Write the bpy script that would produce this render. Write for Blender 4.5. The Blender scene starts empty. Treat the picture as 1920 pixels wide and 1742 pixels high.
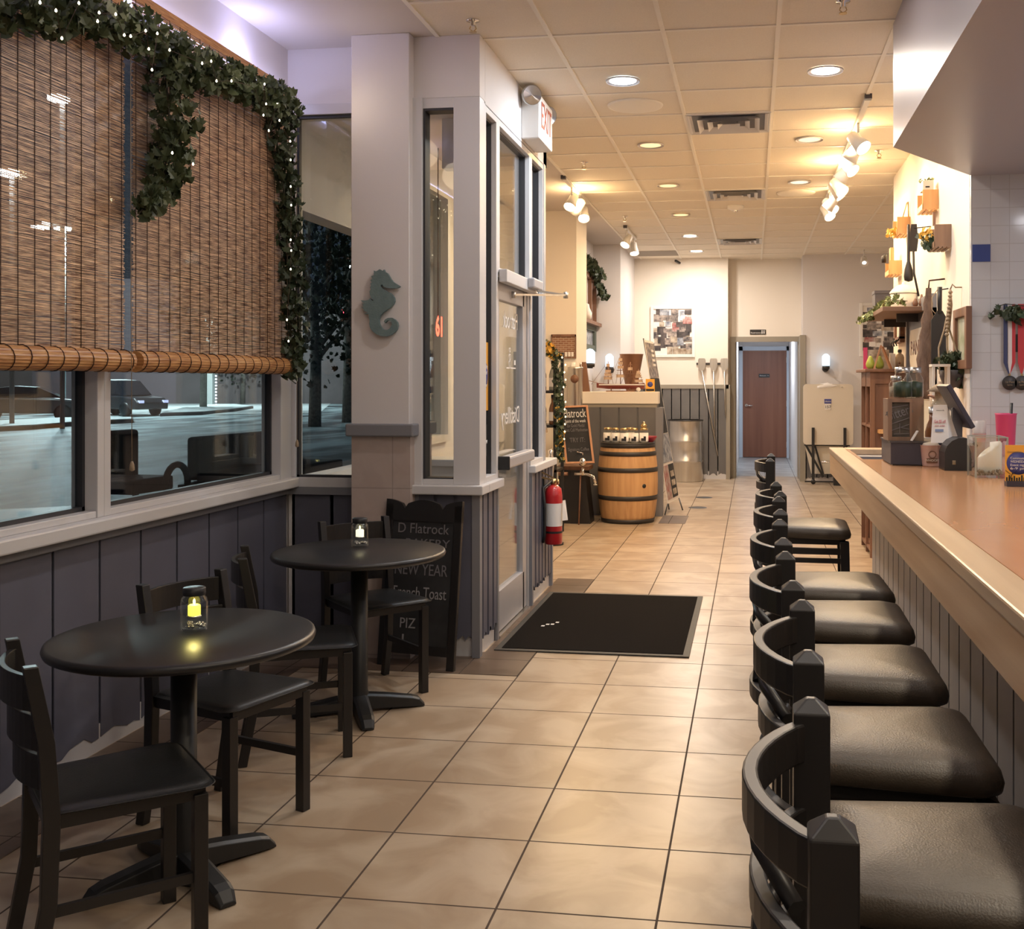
import bpy, math, random
from mathutils import Vector, Matrix, Euler
random.seed(7)
C = bpy.context.scene.collection
PI = math.pi
# ------------------------------------------------------------------ camera
F = 2028.0; PX = 1111.0; PY = 714.0; H = 1.5; TH = math.atan(300/F)
CE = 3.377
cd = bpy.data.cameras.new('camera'); cam = bpy.data.objects.new('camera', cd); C.objects.link(cam)
cam.location = (0, 0, H); cam.rotation_euler = (PI/2, 0, TH)
cd.sensor_fit = 'HORIZONTAL'; cd.sensor_width = 36; cd.lens = F/1920*36
cd.shift_x = -(PX-960)/1920; cd.shift_y = -(871-PY)/1920
cd.clip_start = .05; cd.clip_end = 300
bpy.context.scene.camera = cam
# ------------------------------------------------------------------ world, exposure
w = bpy.data.worlds.new('night_sky'); bpy.context.scene.world = w; w.use_nodes = True
w.node_tree.nodes['Background'].inputs[0].default_value = (.10, .14, .20, 1)
w.node_tree.nodes['Background'].inputs[1].default_value = .12
vs = bpy.context.scene.view_settings
vs.view_transform = 'Standard'; vs.look = 'None'; vs.gamma = 1; vs.use_curve_mapping = False
vs.exposure = 0.75
WARM = (1.0, .80, .58); YEL = (1.0, .66, .32); COOL = (.80, .90, 1.0); MID = (1.0, .88, .76)
# ------------------------------------------------------------------ pixel -> place helpers
_c, _s = math.cos(TH), math.sin(TH)
def _ray(x, y):
    a = (x-PX)/F; b = (PY-y)/F
    return (a*_c-_s, a*_s+_c, b)
def onX(x, y, X): r = _ray(x, y); t = X/r[0]; return Vector((X, t*r[1], H+t*r[2]))
def onY(x, y, Y): r = _ray(x, y); t = Y/r[1]; return Vector((t*r[0], Y, H+t*r[2]))
def onZ(x, y, Z): r = _ray(x, y); t = (Z-H)/r[2]; return Vector((t*r[0], t*r[1], Z))
# ------------------------------------------------------------------ tags
def tag(o, label=None, cat=None, group=None, kind=None):
    if label: o['label'] = label
    if cat: o['category'] = cat
    if group: o['group'] = group
    if kind: o['kind'] = kind
    return o
def thing(name, label, cat, loc=(0, 0, 0), rotz=0, group=None):
    o = bpy.data.objects.new(name, None); C.objects.link(o); o.empty_display_size = .05
    o.location = loc; o.rotation_euler = (0, 0, rotz)
    return tag(o, label, cat, group)
def children(o): return [x for x in bpy.data.objects if x.parent == o]
def copy_tree(o, parent=None):
    c = o.copy(); C.objects.link(c)
    if parent: c.parent = parent
    for ch in children(o): copy_tree(ch, c)
    return c
# ------------------------------------------------------------------ materials
def mat(name, col, rough=.6, metal=0, var=0, vscale=8, bump=0, bscale=60, stretch=(1, 1, 1), spec=.5, emit=0, emcol=None, coat=0, alpha=1, col2=None, trans=0, detail=4):
    m = bpy.data.materials.new(name); m.use_nodes = True; nt = m.node_tree; b = nt.nodes['Principled BSDF']
    b.inputs['Base Color'].default_value = (*col, 1); b.inputs['Roughness'].default_value = rough
    b.inputs['Metallic'].default_value = metal; b.inputs['Specular IOR Level'].default_value = spec
    b.inputs['Coat Weight'].default_value = coat; b.inputs['Coat Roughness'].default_value = .15
    b.inputs['Alpha'].default_value = alpha; b.inputs['Transmission Weight'].default_value = trans
    if emit:
        b.inputs['Emission Color'].default_value = (*(emcol or col), 1); b.inputs['Emission Strength'].default_value = emit
    if var or bump or col2:
        tc = nt.nodes.new('ShaderNodeTexCoord'); mp = nt.nodes.new('ShaderNodeMapping'); mp.inputs['Scale'].default_value = stretch
        nt.links.new(tc.outputs['Object'], mp.inputs[0])
    if var or col2:
        n = nt.nodes.new('ShaderNodeTexNoise'); n.inputs['Scale'].default_value = vscale; n.inputs['Detail'].default_value = detail
        nt.links.new(mp.outputs[0], n.inputs[0]); r = nt.nodes.new('ShaderNodeValToRGB')
        c2 = col2 or tuple(min(1, c*(1+var)) for c in col); c1 = col if col2 else tuple(c*(1-var) for c in col)
        r.color_ramp.elements[0].color = (*c1, 1); r.color_ramp.elements[1].color = (*c2, 1)
        r.color_ramp.elements[0].position = .33; r.color_ramp.elements[1].position = .67
        nt.links.new(n.outputs[0], r.inputs[0]); nt.links.new(r.outputs[0], b.inputs['Base Color'])
    if bump:
        n2 = nt.nodes.new('ShaderNodeTexNoise'); n2.inputs['Scale'].default_value = bscale; nt.links.new(mp.outputs[0], n2.inputs[0])
        bp = nt.nodes.new('ShaderNodeBump'); bp.inputs['Strength'].default_value = bump; bp.inputs['Distance'].default_value = .01
        nt.links.new(n2.outputs[0], bp.inputs['Height']); nt.links.new(bp.outputs[0], b.inputs['Normal'])
    return m
def tile_mat(name, c1, c2, mortar, bw, bh, off=(0, 0), ms=.006, rough=.35, axes='XY', cloud=.0, cscale=5, bump=.3, ccol=None, offset=0):
    m = bpy.data.materials.new(name); m.use_nodes = True; nt = m.node_tree; b = nt.nodes['Principled BSDF']; N = nt.nodes.new; L = nt.links.new
    tc = N('ShaderNodeTexCoord'); sp = N('ShaderNodeSeparateXYZ'); cb = N('ShaderNodeCombineXYZ'); L(tc.outputs['Object'], sp.inputs[0])
    L(sp.outputs[axes[0]], cb.inputs[0]); L(sp.outputs[axes[1]], cb.inputs[1])
    mp = N('ShaderNodeMapping'); mp.inputs['Location'].default_value = (-off[0], -off[1], 0); L(cb.outputs[0], mp.inputs[0])
    br = N('ShaderNodeTexBrick'); br.offset = offset; br.squash = 1; br.inputs['Scale'].default_value = 1
    br.inputs['Brick Width'].default_value = bw; br.inputs['Row Height'].default_value = bh
    br.inputs['Mortar Size'].default_value = ms/2; br.inputs['Mortar Smooth'].default_value = .1; br.inputs['Bias'].default_value = 0
    br.inputs['Color1'].default_value = (*c1, 1); br.inputs['Color2'].default_value = (*c2, 1); br.inputs['Mortar'].default_value = (*mortar, 1)
    L(mp.outputs[0], br.inputs[0])
    out = br.outputs['Color']
    if cloud:
        n = N('ShaderNodeTexNoise'); n.inputs['Scale'].default_value = cscale; n.inputs['Detail'].default_value = 6; n.inputs['Distortion'].default_value = .8
        L(tc.outputs['Object'], n.inputs[0]); r = N('ShaderNodeValToRGB'); r.color_ramp.elements[0].position = .4; r.color_ramp.elements[1].position = .62
        mx = N('ShaderNodeMix'); mx.data_type = 'RGBA'; mx.inputs[0].default_value = cloud
        cc = ccol or (.5, .5, .5); r.color_ramp.elements[0].color = (*cc, 1); r.color_ramp.elements[1].color = (1, 1, 1, 1)
        mx.blend_type = 'MULTIPLY'; L(n.outputs[0], r.inputs[0]); L(out, mx.inputs[6]); L(r.outputs[0], mx.inputs[7]); out = mx.outputs[2]
    L(out, b.inputs['Base Color']); b.inputs['Roughness'].default_value = rough
    rr = N('ShaderNodeMapRange'); rr.inputs[3].default_value = rough; rr.inputs[4].default_value = .85; L(br.outputs['Fac'], rr.inputs[0]); L(rr.outputs[0], b.inputs['Roughness'])
    bp = N('ShaderNodeBump'); bp.invert = True; bp.inputs['Strength'].default_value = bump; bp.inputs['Distance'].default_value = .004
    L(br.outputs['Fac'], bp.inputs['Height']); L(bp.outputs[0], b.inputs['Normal'])
    return m
def wood_mat(name, c1, c2, axis='X', scale=6, rough=.4, coat=0, bands=14):
    st = {'X': (.6, bands, bands), 'Y': (bands, .6, bands), 'Z': (bands, bands, .6)}[axis]
    return mat(name, c1, rough, col2=c2, vscale=scale/4, stretch=st, bump=.05, bscale=20, coat=coat)
def glass_mat(name, tint=(1, 1, 1), refl=1.0):
    m = bpy.data.materials.new(name); m.use_nodes = True; nt = m.node_tree; N = nt.nodes.new; L = nt.links.new
    nt.nodes.remove(nt.nodes['Principled BSDF']); o = nt.nodes['Material Output']
    t = N('ShaderNodeBsdfTransparent'); t.inputs[0].default_value = (*tint, 1)
    g = N('ShaderNodeBsdfGlossy'); g.inputs['Roughness'].default_value = .02; g.inputs[0].default_value = (refl, refl, refl, 1)
    fr = N('ShaderNodeFresnel'); ge = N('ShaderNodeNewGeometry'); mr = N('ShaderNodeMapRange'); mr.inputs[3].default_value = 1.5; mr.inputs[4].default_value = 1/1.5; L(ge.outputs['Backfacing'], mr.inputs[0]); L(mr.outputs[0], fr.inputs[0]); mx = N('ShaderNodeMixShader')
    L(fr.outputs[0], mx.inputs[0]); L(t.outputs[0], mx.inputs[1]); L(g.outputs[0], mx.inputs[2]); L(mx.outputs[0], o.inputs[0])
    return m
def emis(name, col, s):
    m = bpy.data.materials.new(name); m.use_nodes = True; nt = m.node_tree; b = nt.nodes['Principled BSDF']
    b.inputs['Base Color'].default_value = (*[min(1, c) for c in col], 1)
    b.inputs['Emission Color'].default_value = (*col, 1); b.inputs['Emission Strength'].default_value = s
    return m
M = {}
M['cream'] = mat('cream_wall_paint', (.80, .74, .66), .75, bump=.04, bscale=180)
M['white_wall'] = mat('white_wall_paint', (.69, .66, .655), .7, bump=.04, bscale=180)
M['grey_wains'] = mat('led_tinted_wainscot_paint', (.108, .110, .146), .5, var=.08, vscale=3)  # bluish cast of the window LED light put into the grey paint
M['grey_far'] = mat('untinted_panel_paint', (.135, .130, .130), .5, var=.08, vscale=3)  # grey wainscot paint without the LED tint, for the back of the room
M['grey_trim'] = mat('slate_trim_paint', (.21, .21, .23), .5)
M['taupe_trim'] = mat('taupe_trim_paint', (.30, .27, .22), .55)
M['soffit'] = mat('soffit_satin_paint', (.40, .385, .435), .36, bump=.03, bscale=120)
M['white_frame'] = mat('white_frame_paint', (.60, .585, .59), .4)
M['alu'] = mat('grey_door_aluminium', (.46, .46, .49), .4, metal=.3)
M['alu_dark'] = mat('dark_gasket', (.03, .03, .035), .5)
M['glass'] = glass_mat('window_glass', (.93, .96, .96))
M['clear'] = glass_mat('clear_glass', (.95, .97, .97))
M['ceil'] = mat('ceiling_tile_board', (.80, .73, .62), .85, bump=.25, bscale=220, var=.03, vscale=120)
M['ceil_plain'] = mat('ceiling_plaster', (.62, .57, .53), .8)
M['tbar'] = mat('ceiling_grid_white', (.84, .79, .70), .5)
M['black_wood'] = mat('black_painted_wood', (.016, .014, .014), .38)
M['table_top'] = mat('black_laminate', (.018, .017, .018), .34)
M['vinyl'] = mat('dark_brown_vinyl', (.058, .045, .033), .38, bump=.12, bscale=260, var=.1, vscale=20)
M['black_vinyl'] = mat('black_vinyl', (.016, .017, .018), .33, bump=.08, bscale=240)
M['cast'] = mat('black_cast_iron', (.015, .015, .016), .45)
M['bar_top'] = mat('orange_bar_laminate', (.55, .27, .125), .20, col2=(.62, .33, .165), vscale=2.2, stretch=(1.5, .5, 1), coat=.3)
M['maple'] = wood_mat('pale_maple', (.60, .38, .20), (.70, .48, .28), 'Y', rough=.38)
M['maple_edge'] = wood_mat('pale_maple_edge', (.52, .37, .23), (.62, .46, .30), 'Y', rough=.3)
M['steel'] = mat('brushed_steel', (.62, .60, .57), .28, metal=1, var=.05, vscale=30, stretch=(1, 1, .05))
M['chrome'] = mat('chrome', (.78, .76, .74), .12, metal=1)
M['brass'] = mat('aged_brass', (.60, .45, .24), .28, metal=1, var=.15)
M['copper'] = mat('dull_copper', (.30, .165, .11), .42, metal=.6, var=.12, vscale=6)
M['oak'] = wood_mat('brown_oak', (.16, .075, .045), (.24, .12, .07), 'Z', rough=.5)
M['barrel_wood'] = wood_mat('barrel_oak', (.50, .27, .11), (.66, .39, .18), 'Z', rough=.55)
M['hoop'] = mat('dark_iron_hoop', (.055, .05, .048), .5, metal=.5)
M['pine'] = wood_mat('pale_pine', (.62, .33, .13), (.74, .44, .2), 'Z', rough=.5)
M['crate_brown'] = wood_mat('brown_crate_wood', (.20, .12, .08), (.28, .17, .11), 'Z', rough=.6)
M['door_wood'] = wood_mat('red_brown_door_veneer', (.20, .075, .045), (.27, .11, .065), 'Z', rough=.45, scale=3)
M['door_frame'] = mat('pale_blue_door_frame', (.55, .62, .72), .5)
M['red'] = mat('glossy_red_paint', (.50, .02, .025), .3, coat=.4)
M['pink'] = mat('magenta_plastic', (.62, .06, .17), .35)
M['black'] = mat('black_plastic', (.018, .018, .02), .4)
M['navy'] = mat('dark_navy_metal', (.045, .042, .065), .45)
M['darkgrey'] = mat('dark_grey_plastic', (.07, .065, .075), .4)
M['white'] = mat('white_plastic', (.78, .76, .73), .5)
M['paper'] = mat('white_paper', (.80, .77, .74), .8)
M['cream_pl'] = mat('cream_table_plastic', (.66, .60, .51), .5, bump=.1, bscale=90)
M['slate_board'] = mat('chalkboard_slate', (.022, .022, .024), .75, var=.4, vscale=6)
M['chalk'] = mat('white_chalk', (.70, .68, .66), .9)
M['chalk_dim'] = mat('worn_chalk', (.17, .16, .17), .9)
M['chalk_mid'] = mat('greyish_chalk', (.30, .29, .30), .9)
M['pine_frame'] = wood_mat('orange_pine_frame', (.52, .25, .13), (.60, .32, .18), 'Z', rough=.5)
M['leaf'] = mat('ivy_leaf_green', (.035, .055, .025), .5, col2=(.10, .13, .06), vscale=14)
M['tree_leaf'] = mat('night_tree_leaf', (.012, .02, .012), .8, col2=(.035, .045, .025), vscale=2)
M['leaf_dark'] = mat('dark_ivy_green', (.02, .038, .02), .5, col2=(.055, .075, .035), vscale=14)
M['leaf_light'] = mat('light_ivy_green', (.10, .15, .05), .5, col2=(.26, .30, .12), vscale=20)
M['vine'] = mat('brown_vine', (.06, .05, .03), .7)
M['yellow_fl'] = mat('yellow_petals', (.65, .38, .06), .6)
M['teal'] = mat('weathered_teal_paint', (.13, .195, .205), .75, col2=(.165, .235, .24), vscale=18, bump=.2, bscale=90)
M['mat_black'] = mat('black_rubber_mat', (.012, .010, .009), .95, spec=.05, bump=.5, bscale=420, var=.3, vscale=300)
M['mat_edge'] = mat('black_rubber_edge', (.03, .03, .03), .6)
M['candle'] = emis('lit_yellow_candle', (1.0, .85, .08), 1.1)
M['candle_w'] = emis('lit_cream_candle', (1.0, .88, .62), .8)
M['bulb'] = emis('warm_fairy_bulb', (1.0, .88, .62), 5)
M['wax'] = mat('cream_wax', (.78, .72, .62), .5)
M['bamboo'] = mat('bamboo_sticks', (.15, .05, .022), .42, col2=(.84, .57, .36), vscale=4.2, stretch=(1, 2.6, 46), detail=2)
M['bamboo_roll'] = mat('bamboo_roll_sticks', (.30, .11, .035), .45, col2=(.66, .36, .14), vscale=5, stretch=(1, 2, 60), detail=3)
M['cord'] = mat('dark_cord', (.06, .03, .02), .8)
M['rope'] = mat('tan_jute_rope', (.40, .30, .20), .9, bump=.5, bscale=200)
M['rope_brown'] = mat('brown_woven_reed', (.10, .06, .042), .9, col2=(.20, .13, .095), vscale=30, stretch=(1, 1, .3), bump=.6, bscale=150)
M['orange_card'] = mat('orange_print_card', (.85, .42, .06), .5)
M['blue_print'] = mat('blue_print_ink', (.06, .07, .28), .5)
M['navy_tile'] = mat('glossy_navy_tile', (.06, .09, .28), .15)
M['pear'] = mat('green_pear_skin', (.35, .42, .07), .4, var=.2)
M['photo_dark'] = mat('photo_print_dark', (.04, .04, .05), .4, col2=(.45, .38, .34), vscale=17, detail=6)
M['photo_red'] = mat('photo_print_reddish', (.30, .05, .05), .4, col2=(.5, .45, .42), vscale=15, detail=6)
M['photo_blue'] = mat('photo_print_bluish', (.05, .07, .12), .4, col2=(.5, .52, .56), vscale=16, detail=6)
M['photo_tan'] = mat('photo_print_tan', (.20, .14, .09), .4, col2=(.62, .55, .46), vscale=13, detail=6)
M['pink_tile_col'] = tile_mat('column_stone_tile', (.46, .38, .34), (.50, .41, .37), (.36, .30, .27), .242, .30, off=(-1.92+.001, .02), ms=.006, rough=.5, axes='XZ', cloud=.35, cscale=9, ccol=(.8, .76, .74))
M['floor'] = tile_mat('beige_stone_floor_tile', (.50, .40, .295), (.455, .365, .27), (.075, .05, .035), .458, .458, off=(-.263, 3.457), ms=.0075, rough=.32, cloud=.8, cscale=3.6, ccol=(.70, .62, .55))
M['dark_tile'] = tile_mat('brown_border_tile', (.13, .09, .065), (.16, .11, .08), (.05, .035, .025), .305, .305, off=(-1.18, 5.37), ms=.006, rough=.35, cloud=.7, cscale=4, ccol=(.6, .55, .5))
M['hall_tile'] = tile_mat('grey_corridor_tile', (.42, .42, .42), (.38, .38, .39), (.15, .14, .14), .458, .458, off=(-.263, 3.457), ms=.008, rough=.35, cloud=.5, cscale=4)
M['wall_tile'] = tile_mat('glossy_white_wall_tile', (.60, .61, .63), (.63, .64, .66), (.46, .45, .45), .108, .108, off=(1.297, 2.316+.001), ms=.003, rough=.12, axes='XZ', bump=.5)
M['asphalt'] = mat('wet_glint_asphalt', (.03, .04, .045), .6, col2=(.38, .47, .49), vscale=.55, stretch=(1.4, .45, 1), detail=9)  # pale streaks paint bright reflections on the wet ground
_r = [n for n in M['asphalt'].node_tree.nodes if n.type == 'VALTORGB'][0].color_ramp; _r.elements[0].position = .42; _r.elements[1].position = .62
M['snow'] = mat('thin_snow', (.62, .68, .68), .6, var=.08, vscale=3)
M['ext_wall'] = mat('dark_building_wall', (.12, .10, .10), .9, var=.15, vscale=.6)
M['bark'] = mat('grey_bark', (.14, .13, .11), .9, var=.3, vscale=10)
M['car_paint'] = mat('dark_car_paint', (.03, .03, .035), .25, coat=.6)
M['car_glass'] = mat('dark_car_glass', (.02, .02, .025), .08)
M['photo_black'] = mat('photo_print_black', (.015, .015, .02), .4, col2=(.12, .10, .10), vscale=12, detail=6)
M['brick'] = tile_mat('brick_print', (.22, .10, .06), (.30, .15, .09), (.40, .32, .25), .06, .022, ms=.006, rough=.8, axes='XZ', offset=.5)
M['frame_green'] = mat('grey_green_frame', (.10, .12, .10), .6)
M['lav_led'] = emis('lavender_led', (.56, .58, 1.0), 7)
# ------------------------------------------------------------------ mesh builder
class MB:
    def __init__(s): s.v = []; s.f = []; s.sm = []
    def add(s, vs, fs, smooth=False):
        n = len(s.v); s.v += [tuple(v) for v in vs]; s.f += [tuple(i+n for i in f) for f in fs]; s.sm += [smooth]*len(fs); return s
    def box(s, x0, x1, y0, y1, z0, z1, mtx=None):
        vs = [Vector((x, y, z)) for z in (z0, z1) for y in (y0, y1) for x in (x0, x1)]
        if mtx: vs = [mtx @ v for v in vs]
        return s.add(vs, [(0, 2, 3, 1), (4, 5, 7, 6), (0, 1, 5, 4), (2, 6, 7, 3), (0, 4, 6, 2), (1, 3, 7, 5)])
    def obox(s, c, size, rot=(0, 0, 0)):
        m = Matrix.Translation(c) @ Euler(rot).to_matrix().to_4x4(); a, b, d = [q/2 for q in size]
        return s.box(-a, a, -b, b, -d, d, m)
    def bar(s, p0, p1, wx, wy, up=(0, 0, 1)):
        p0 = Vector(p0); p1 = Vector(p1); d = (p1-p0).normalized(); u = Vector(up)
        if abs(d.dot(u)) > .95: u = Vector((0, 1, 0))
        a = d.cross(u).normalized(); b = a.cross(d).normalized()
        vs = [p+a*sx*wx/2+b*sy*wy/2 for p in (p0, p1) for sy in (-1, 1) for sx in (-1, 1)]
        return s.add(vs, [(0, 2, 3, 1), (4, 5, 7, 6), (0, 1, 5, 4), (2, 6, 7, 3), (0, 4, 6, 2), (1, 3, 7, 5)])
    def rings(s, rings, cap0=True, cap1=True, smooth=True, closed=True):
        n = len(rings[0]); vs = [p for r in rings for p in r]; fs = []
        for i in range(len(rings)-1):
            for j in range(n if closed else n-1):
                k = (j+1) % n; fs.append((i*n+j, i*n+k, (i+1)*n+k, (i+1)*n+j))
        s.add(vs, fs, smooth)
        base = len(s.v)-len(vs)
        if cap0: s.f.append(tuple(base+j for j in range(n))[::-1]); s.sm.append(False)
        if cap1: s.f.append(tuple(base+(len(rings)-1)*n+j for j in range(n))); s.sm.append(False)
        return s
    def tube(s, pts, r, n=8, caps=True, smooth=True):
        pts = [Vector(p) for p in pts]; R = r if isinstance(r, (list, tuple)) else [r]*len(pts); rs = []
        ref = None
        for i, p in enumerate(pts):
            d = (pts[min(i+1, len(pts)-1)]-pts[max(i-1, 0)]).normalized()
            if ref is None: ref = Vector((0, 0, 1)) if abs(d.z) < .9 else Vector((1, 0, 0))
            a = d.cross(ref)
            if a.length < 1e-4: a = d.cross(Vector((0, 1, 0)))
            a.normalize(); b = a.cross(d).normalized(); ref = b
            rs.append([p+(a*math.cos(t)+b*math.sin(t))*R[i] for t in [2*PI*k/n for k in range(n)]])
        return s.rings(rs, caps, caps, smooth)
    def lathe(s, prof, c=(0, 0, 0), n=24, mtx=None, caps=True, smooth=True, ang=None):
        c = Vector(c); rs = []
        for r, z in prof:
            ring = [Vector((r*math.cos(2*PI*k/n), r*math.sin(2*PI*k/n), z)) for k in range(n)]
            if mtx: ring = [mtx @ p for p in ring]
            rs.append([c+p for p in ring])
        return s.rings(rs, caps, caps, smooth)
    def prism(s, poly, fn, t0, t1, smooth=False):
        n = len(poly); vs = [fn(a, b, t0) for a, b in poly]+[fn(a, b, t1) for a, b in poly]
        s.add(vs, [tuple(range(n))[::-1], tuple(range(n, 2*n))])
        s.add(vs, [(j, (j+1) % n, n+(j+1) % n, n+j) for j in range(n)], smooth); return s
    def build(s, name, m, parent=None, world=True, bevel=0, seg=2, autosmooth=False, dbl=False):
        me = bpy.data.meshes.new(name); vs = s.v
        off = Vector((0, 0, 0))
        if parent is not None:
            if world:
                q = parent; 
                while q is not None: off += Vector(q.location); q = q.parent
        else:
            xs = [v[0] for v in vs]; ys = [v[1] for v in vs]; zs = [v[2] for v in vs]
            off = Vector(((min(xs)+max(xs))/2, (min(ys)+max(ys))/2, min(zs))) if not dbl else off
        me.from_pydata([tuple(Vector(v)-off) for v in vs], [], s.f)
        me.polygons.foreach_set('use_smooth', s.sm); me.materials.append(m); me.update()
        o = bpy.data.objects.new(name, me); C.objects.link(o)
        if parent is not None: o.parent = parent
        else: o.location = off
        if bevel:
            b = o.modifiers.new('bevel', 'BEVEL'); b.width = bevel; b.segments = seg; b.limit_method = 'ANGLE'; b.angle_limit = .7
        return o
def rrect(w, d, r, n=6, cx=0, cy=0, w2=None):
    """rounded rectangle outline (w along y at back, w2 at front), d along x"""
    w2 = w2 or w; pts = []
    cs = [(d/2-r, w2/2-r, 0), (-d/2+r, w/2-r, 1), (-d/2+r, -w/2+r, 2), (d/2-r, -w2/2+r, 3)]
    for x, y, q in cs:
        for k in range(n+1):
            a = PI/2*q+PI/2*k/n; pts.append((cx+x+r*math.cos(a), cy+y+r*math.sin(a)))
    return pts
def struct(mb, name, m, **k):
    o = mb.build(name, m, dbl=True, **k); o['kind'] = 'structure'; return o
def text(s, size, mtx, m, parent=None, name='lettering', width=None, ext=.0008, bold=0, align='CENTER', world=True):
    cu = bpy.data.curves.new('t', 'FONT'); cu.body = s; cu.size = size; cu.extrude = ext; cu.align_x = align; cu.align_y = 'CENTER'; cu.offset = bold
    cu.resolution_u = 3
    o = bpy.data.objects.new('t', cu); C.objects.link(o); bpy.context.view_layer.update()
    me = bpy.data.meshes.new_from_object(o.evaluated_get(bpy.context.evaluated_depsgraph_get())); bpy.data.objects.remove(o)
    if width and len(me.vertices):
        xs = [v.co.x for v in me.vertices]; k = width/max(1e-4, max(xs)-min(xs))
        for v in me.vertices: v.co.x *= k
    me.transform(mtx)
    off = Vector((0, 0, 0))
    if parent is not None and world:
        q = parent
        while q is not None: off += Vector(q.location); q = q.parent
    me.transform(Matrix.Translation(-off)); me.name = name; me.materials.clear(); me.materials.append(m)
    o = bpy.data.objects.new(name, me); C.objects.link(o)
    if parent is not None: o.parent = parent
    return o
def face_cam(c, rz=0, tilt=0):      # text plane facing -Y
    return Matrix.Translation(c) @ Matrix.Rotation(rz, 4, 'Z') @ Matrix.Rotation(PI/2+tilt, 4, 'X')
def face_px(c): return Matrix.Translation(c) @ Matrix.Rotation(PI/2, 4, 'Z') @ Matrix.Rotation(PI/2, 4, 'X')   # facing +X
def lamp(kind, loc, power, col, size=.1, rot=(0, 0, 0), spot=1.2, blend=.5, parent=None, name='lamp_light'):
    l = bpy.data.lights.new(name, kind); l.energy = power; l.color = col
    if kind == 'AREA': l.shape = 'DISK'; l.size = size
    elif kind == 'SPOT': l.spot_size = spot; l.spot_blend = blend; l.shadow_soft_size = size
    else: l.shadow_soft_size = size
    o = bpy.data.objects.new(name, l); C.objects.link(o); o.location = loc; o.rotation_euler = rot
    if parent is not None:
        o.parent = parent; o.location = Vector(loc)-Vector(parent.location)
    return o
def aim(o, target):
    wl = Vector(o.location)+(Vector(o.parent.location) if o.parent else Vector())
    o.rotation_euler = (Vector(target)-wl).to_track_quat('-Z', 'Y').to_euler()

# ================================================================== SETTING
XL = -2.61; XV = -1.46
# floor
struct(MB().box(-2.75, 3.1, -2.2, 17.2, -.12, 0), 'floor', M['floor'])
struct(MB().box(-.36, .80, 17.2, 21.6, -.12, .0), 'floor_corridor', M['hall_tile'])
f = MB(); f.box(XL, -2.33, -2.2, 5.82, 0, .003); f.box(-2.33, -1.18, 5.375, 5.82, 0, .003); f.box(-1.46, -1.18, 5.82, 8.08, 0, .003)
f.box(-.98, -.70, 11.35, 12.03, 0, .003)
struct(f, 'floor_border', M['dark_tile'])
# ceiling (outer slab, grid of tiles)
ce = struct(MB().box(-1.695, 3.1, -2.2, 17.2, CE, CE+.1), 'ceiling', M['ceil'])
struct(MB().box(-2.75, -1.695, -2.2, 17.2, CE, CE+.1), 'ceiling_plaster', M['ceil_plain'])
g = MB()
for k in range(-3, 5): 
    x = .135+.61*k; g.box(x-.012, x+.012, -2.2, 17, CE-.007, CE)
for k in range(-15, 17):
    y = 7.005+.61*k; g.box(-1.695, 3, y-.012, y+.012, CE-.006, CE)
o = g.build('ceiling_grid', M['tbar'], ce)
struct(MB().box(-.36, .80, 17.2, 21.6, 2.45, 2.55), 'ceiling_corridor', M['white_wall'])
# ---- wainscot helper: vertical grooved board panel, along axis; jagged lower edge, white base behind
def wains(axis, a0, a1, c, z0, z1, side, pitch=.152, gw=.022, dep=.012, jag=True, seed=1):
    """panel in plane axis=const c; runs a0..a1 along the other axis; side = +1/-1 outward normal"""
    rnd = random.Random(seed); mb = MB(); n = max(1, int(round((a1-a0)/pitch))); p = (a1-a0)/n
    def P(a, d, z): return (c+side*d, a, z) if axis == 'X' else (a, c+side*d, z)
    for i in range(n):
        s0 = a0+i*p; s1 = s0+p
        m = 6 if jag else 1; zs = [z0+(abs(math.sin(k/m*PI))*.035*rnd.uniform(.2, 1)+rnd.uniform(-.012, .012) if jag else 0) for k in range(m+1)]
        # board
        vs = []; 
        for k in range(m+1):
            a = s0+gw+(p-gw)*k/m; vs += [P(a, dep, zs[k]), P(a, dep, z1)]
        mb.add(vs, [(2*k, 2*k+2, 2*k+3, 2*k+1) for k in range(m)])
        mb.add([P(s0, 0, zs[0]), P(s0, 0, z1), P(s0+gw, 0, zs[0]), P(s0+gw, 0, z1)], [(0, 2, 3, 1)])
        mb.add([P(s0+gw, 0, zs[0]), P(s0+gw, 0, z1), P(s0+gw, dep, zs[0]), P(s0+gw, dep, z1)], [(0, 2, 3, 1)])
        mb.add([P(s1, 0, zs[-1]), P(s1, 0, z1), P(s1, dep, zs[-1]), P(s1, dep, z1)], [(0, 2, 3, 1)])
    return mb
# ---- window wall on the left
def wallbox(*b): return MB().box(*b)
wl = MB(); wl.box(XL-.14, XL-.014, -2.2, 7.6, -.1, .92); wl.box(XL-.14, XL, -2.2, 5.9, 3.06, CE); wl.box(XL-.14, XL-.02, 7.6, 8.3, 0, CE); wl.box(XL-.14, XL-.02, 9.05, 11.85, 0, CE); wl.box(XL-.14, XL-.02, 8.3, 9.05, 3.1, CE); wl.box(XL-.14, XL-.02, 8.3, 9.05, 0, 1.0)
wl.box(XL-.14, XL, 5.82, 7.6, 2.5, CE)
struct(wl, 'wall_left', M['white_wall'])
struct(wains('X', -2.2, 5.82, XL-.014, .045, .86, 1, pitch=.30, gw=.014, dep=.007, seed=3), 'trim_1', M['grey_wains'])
struct(MB().box(XL-.014, XL-.010, -2.2, 5.82, 0, .11), 'baseboard_left', M['white_frame'])
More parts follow.
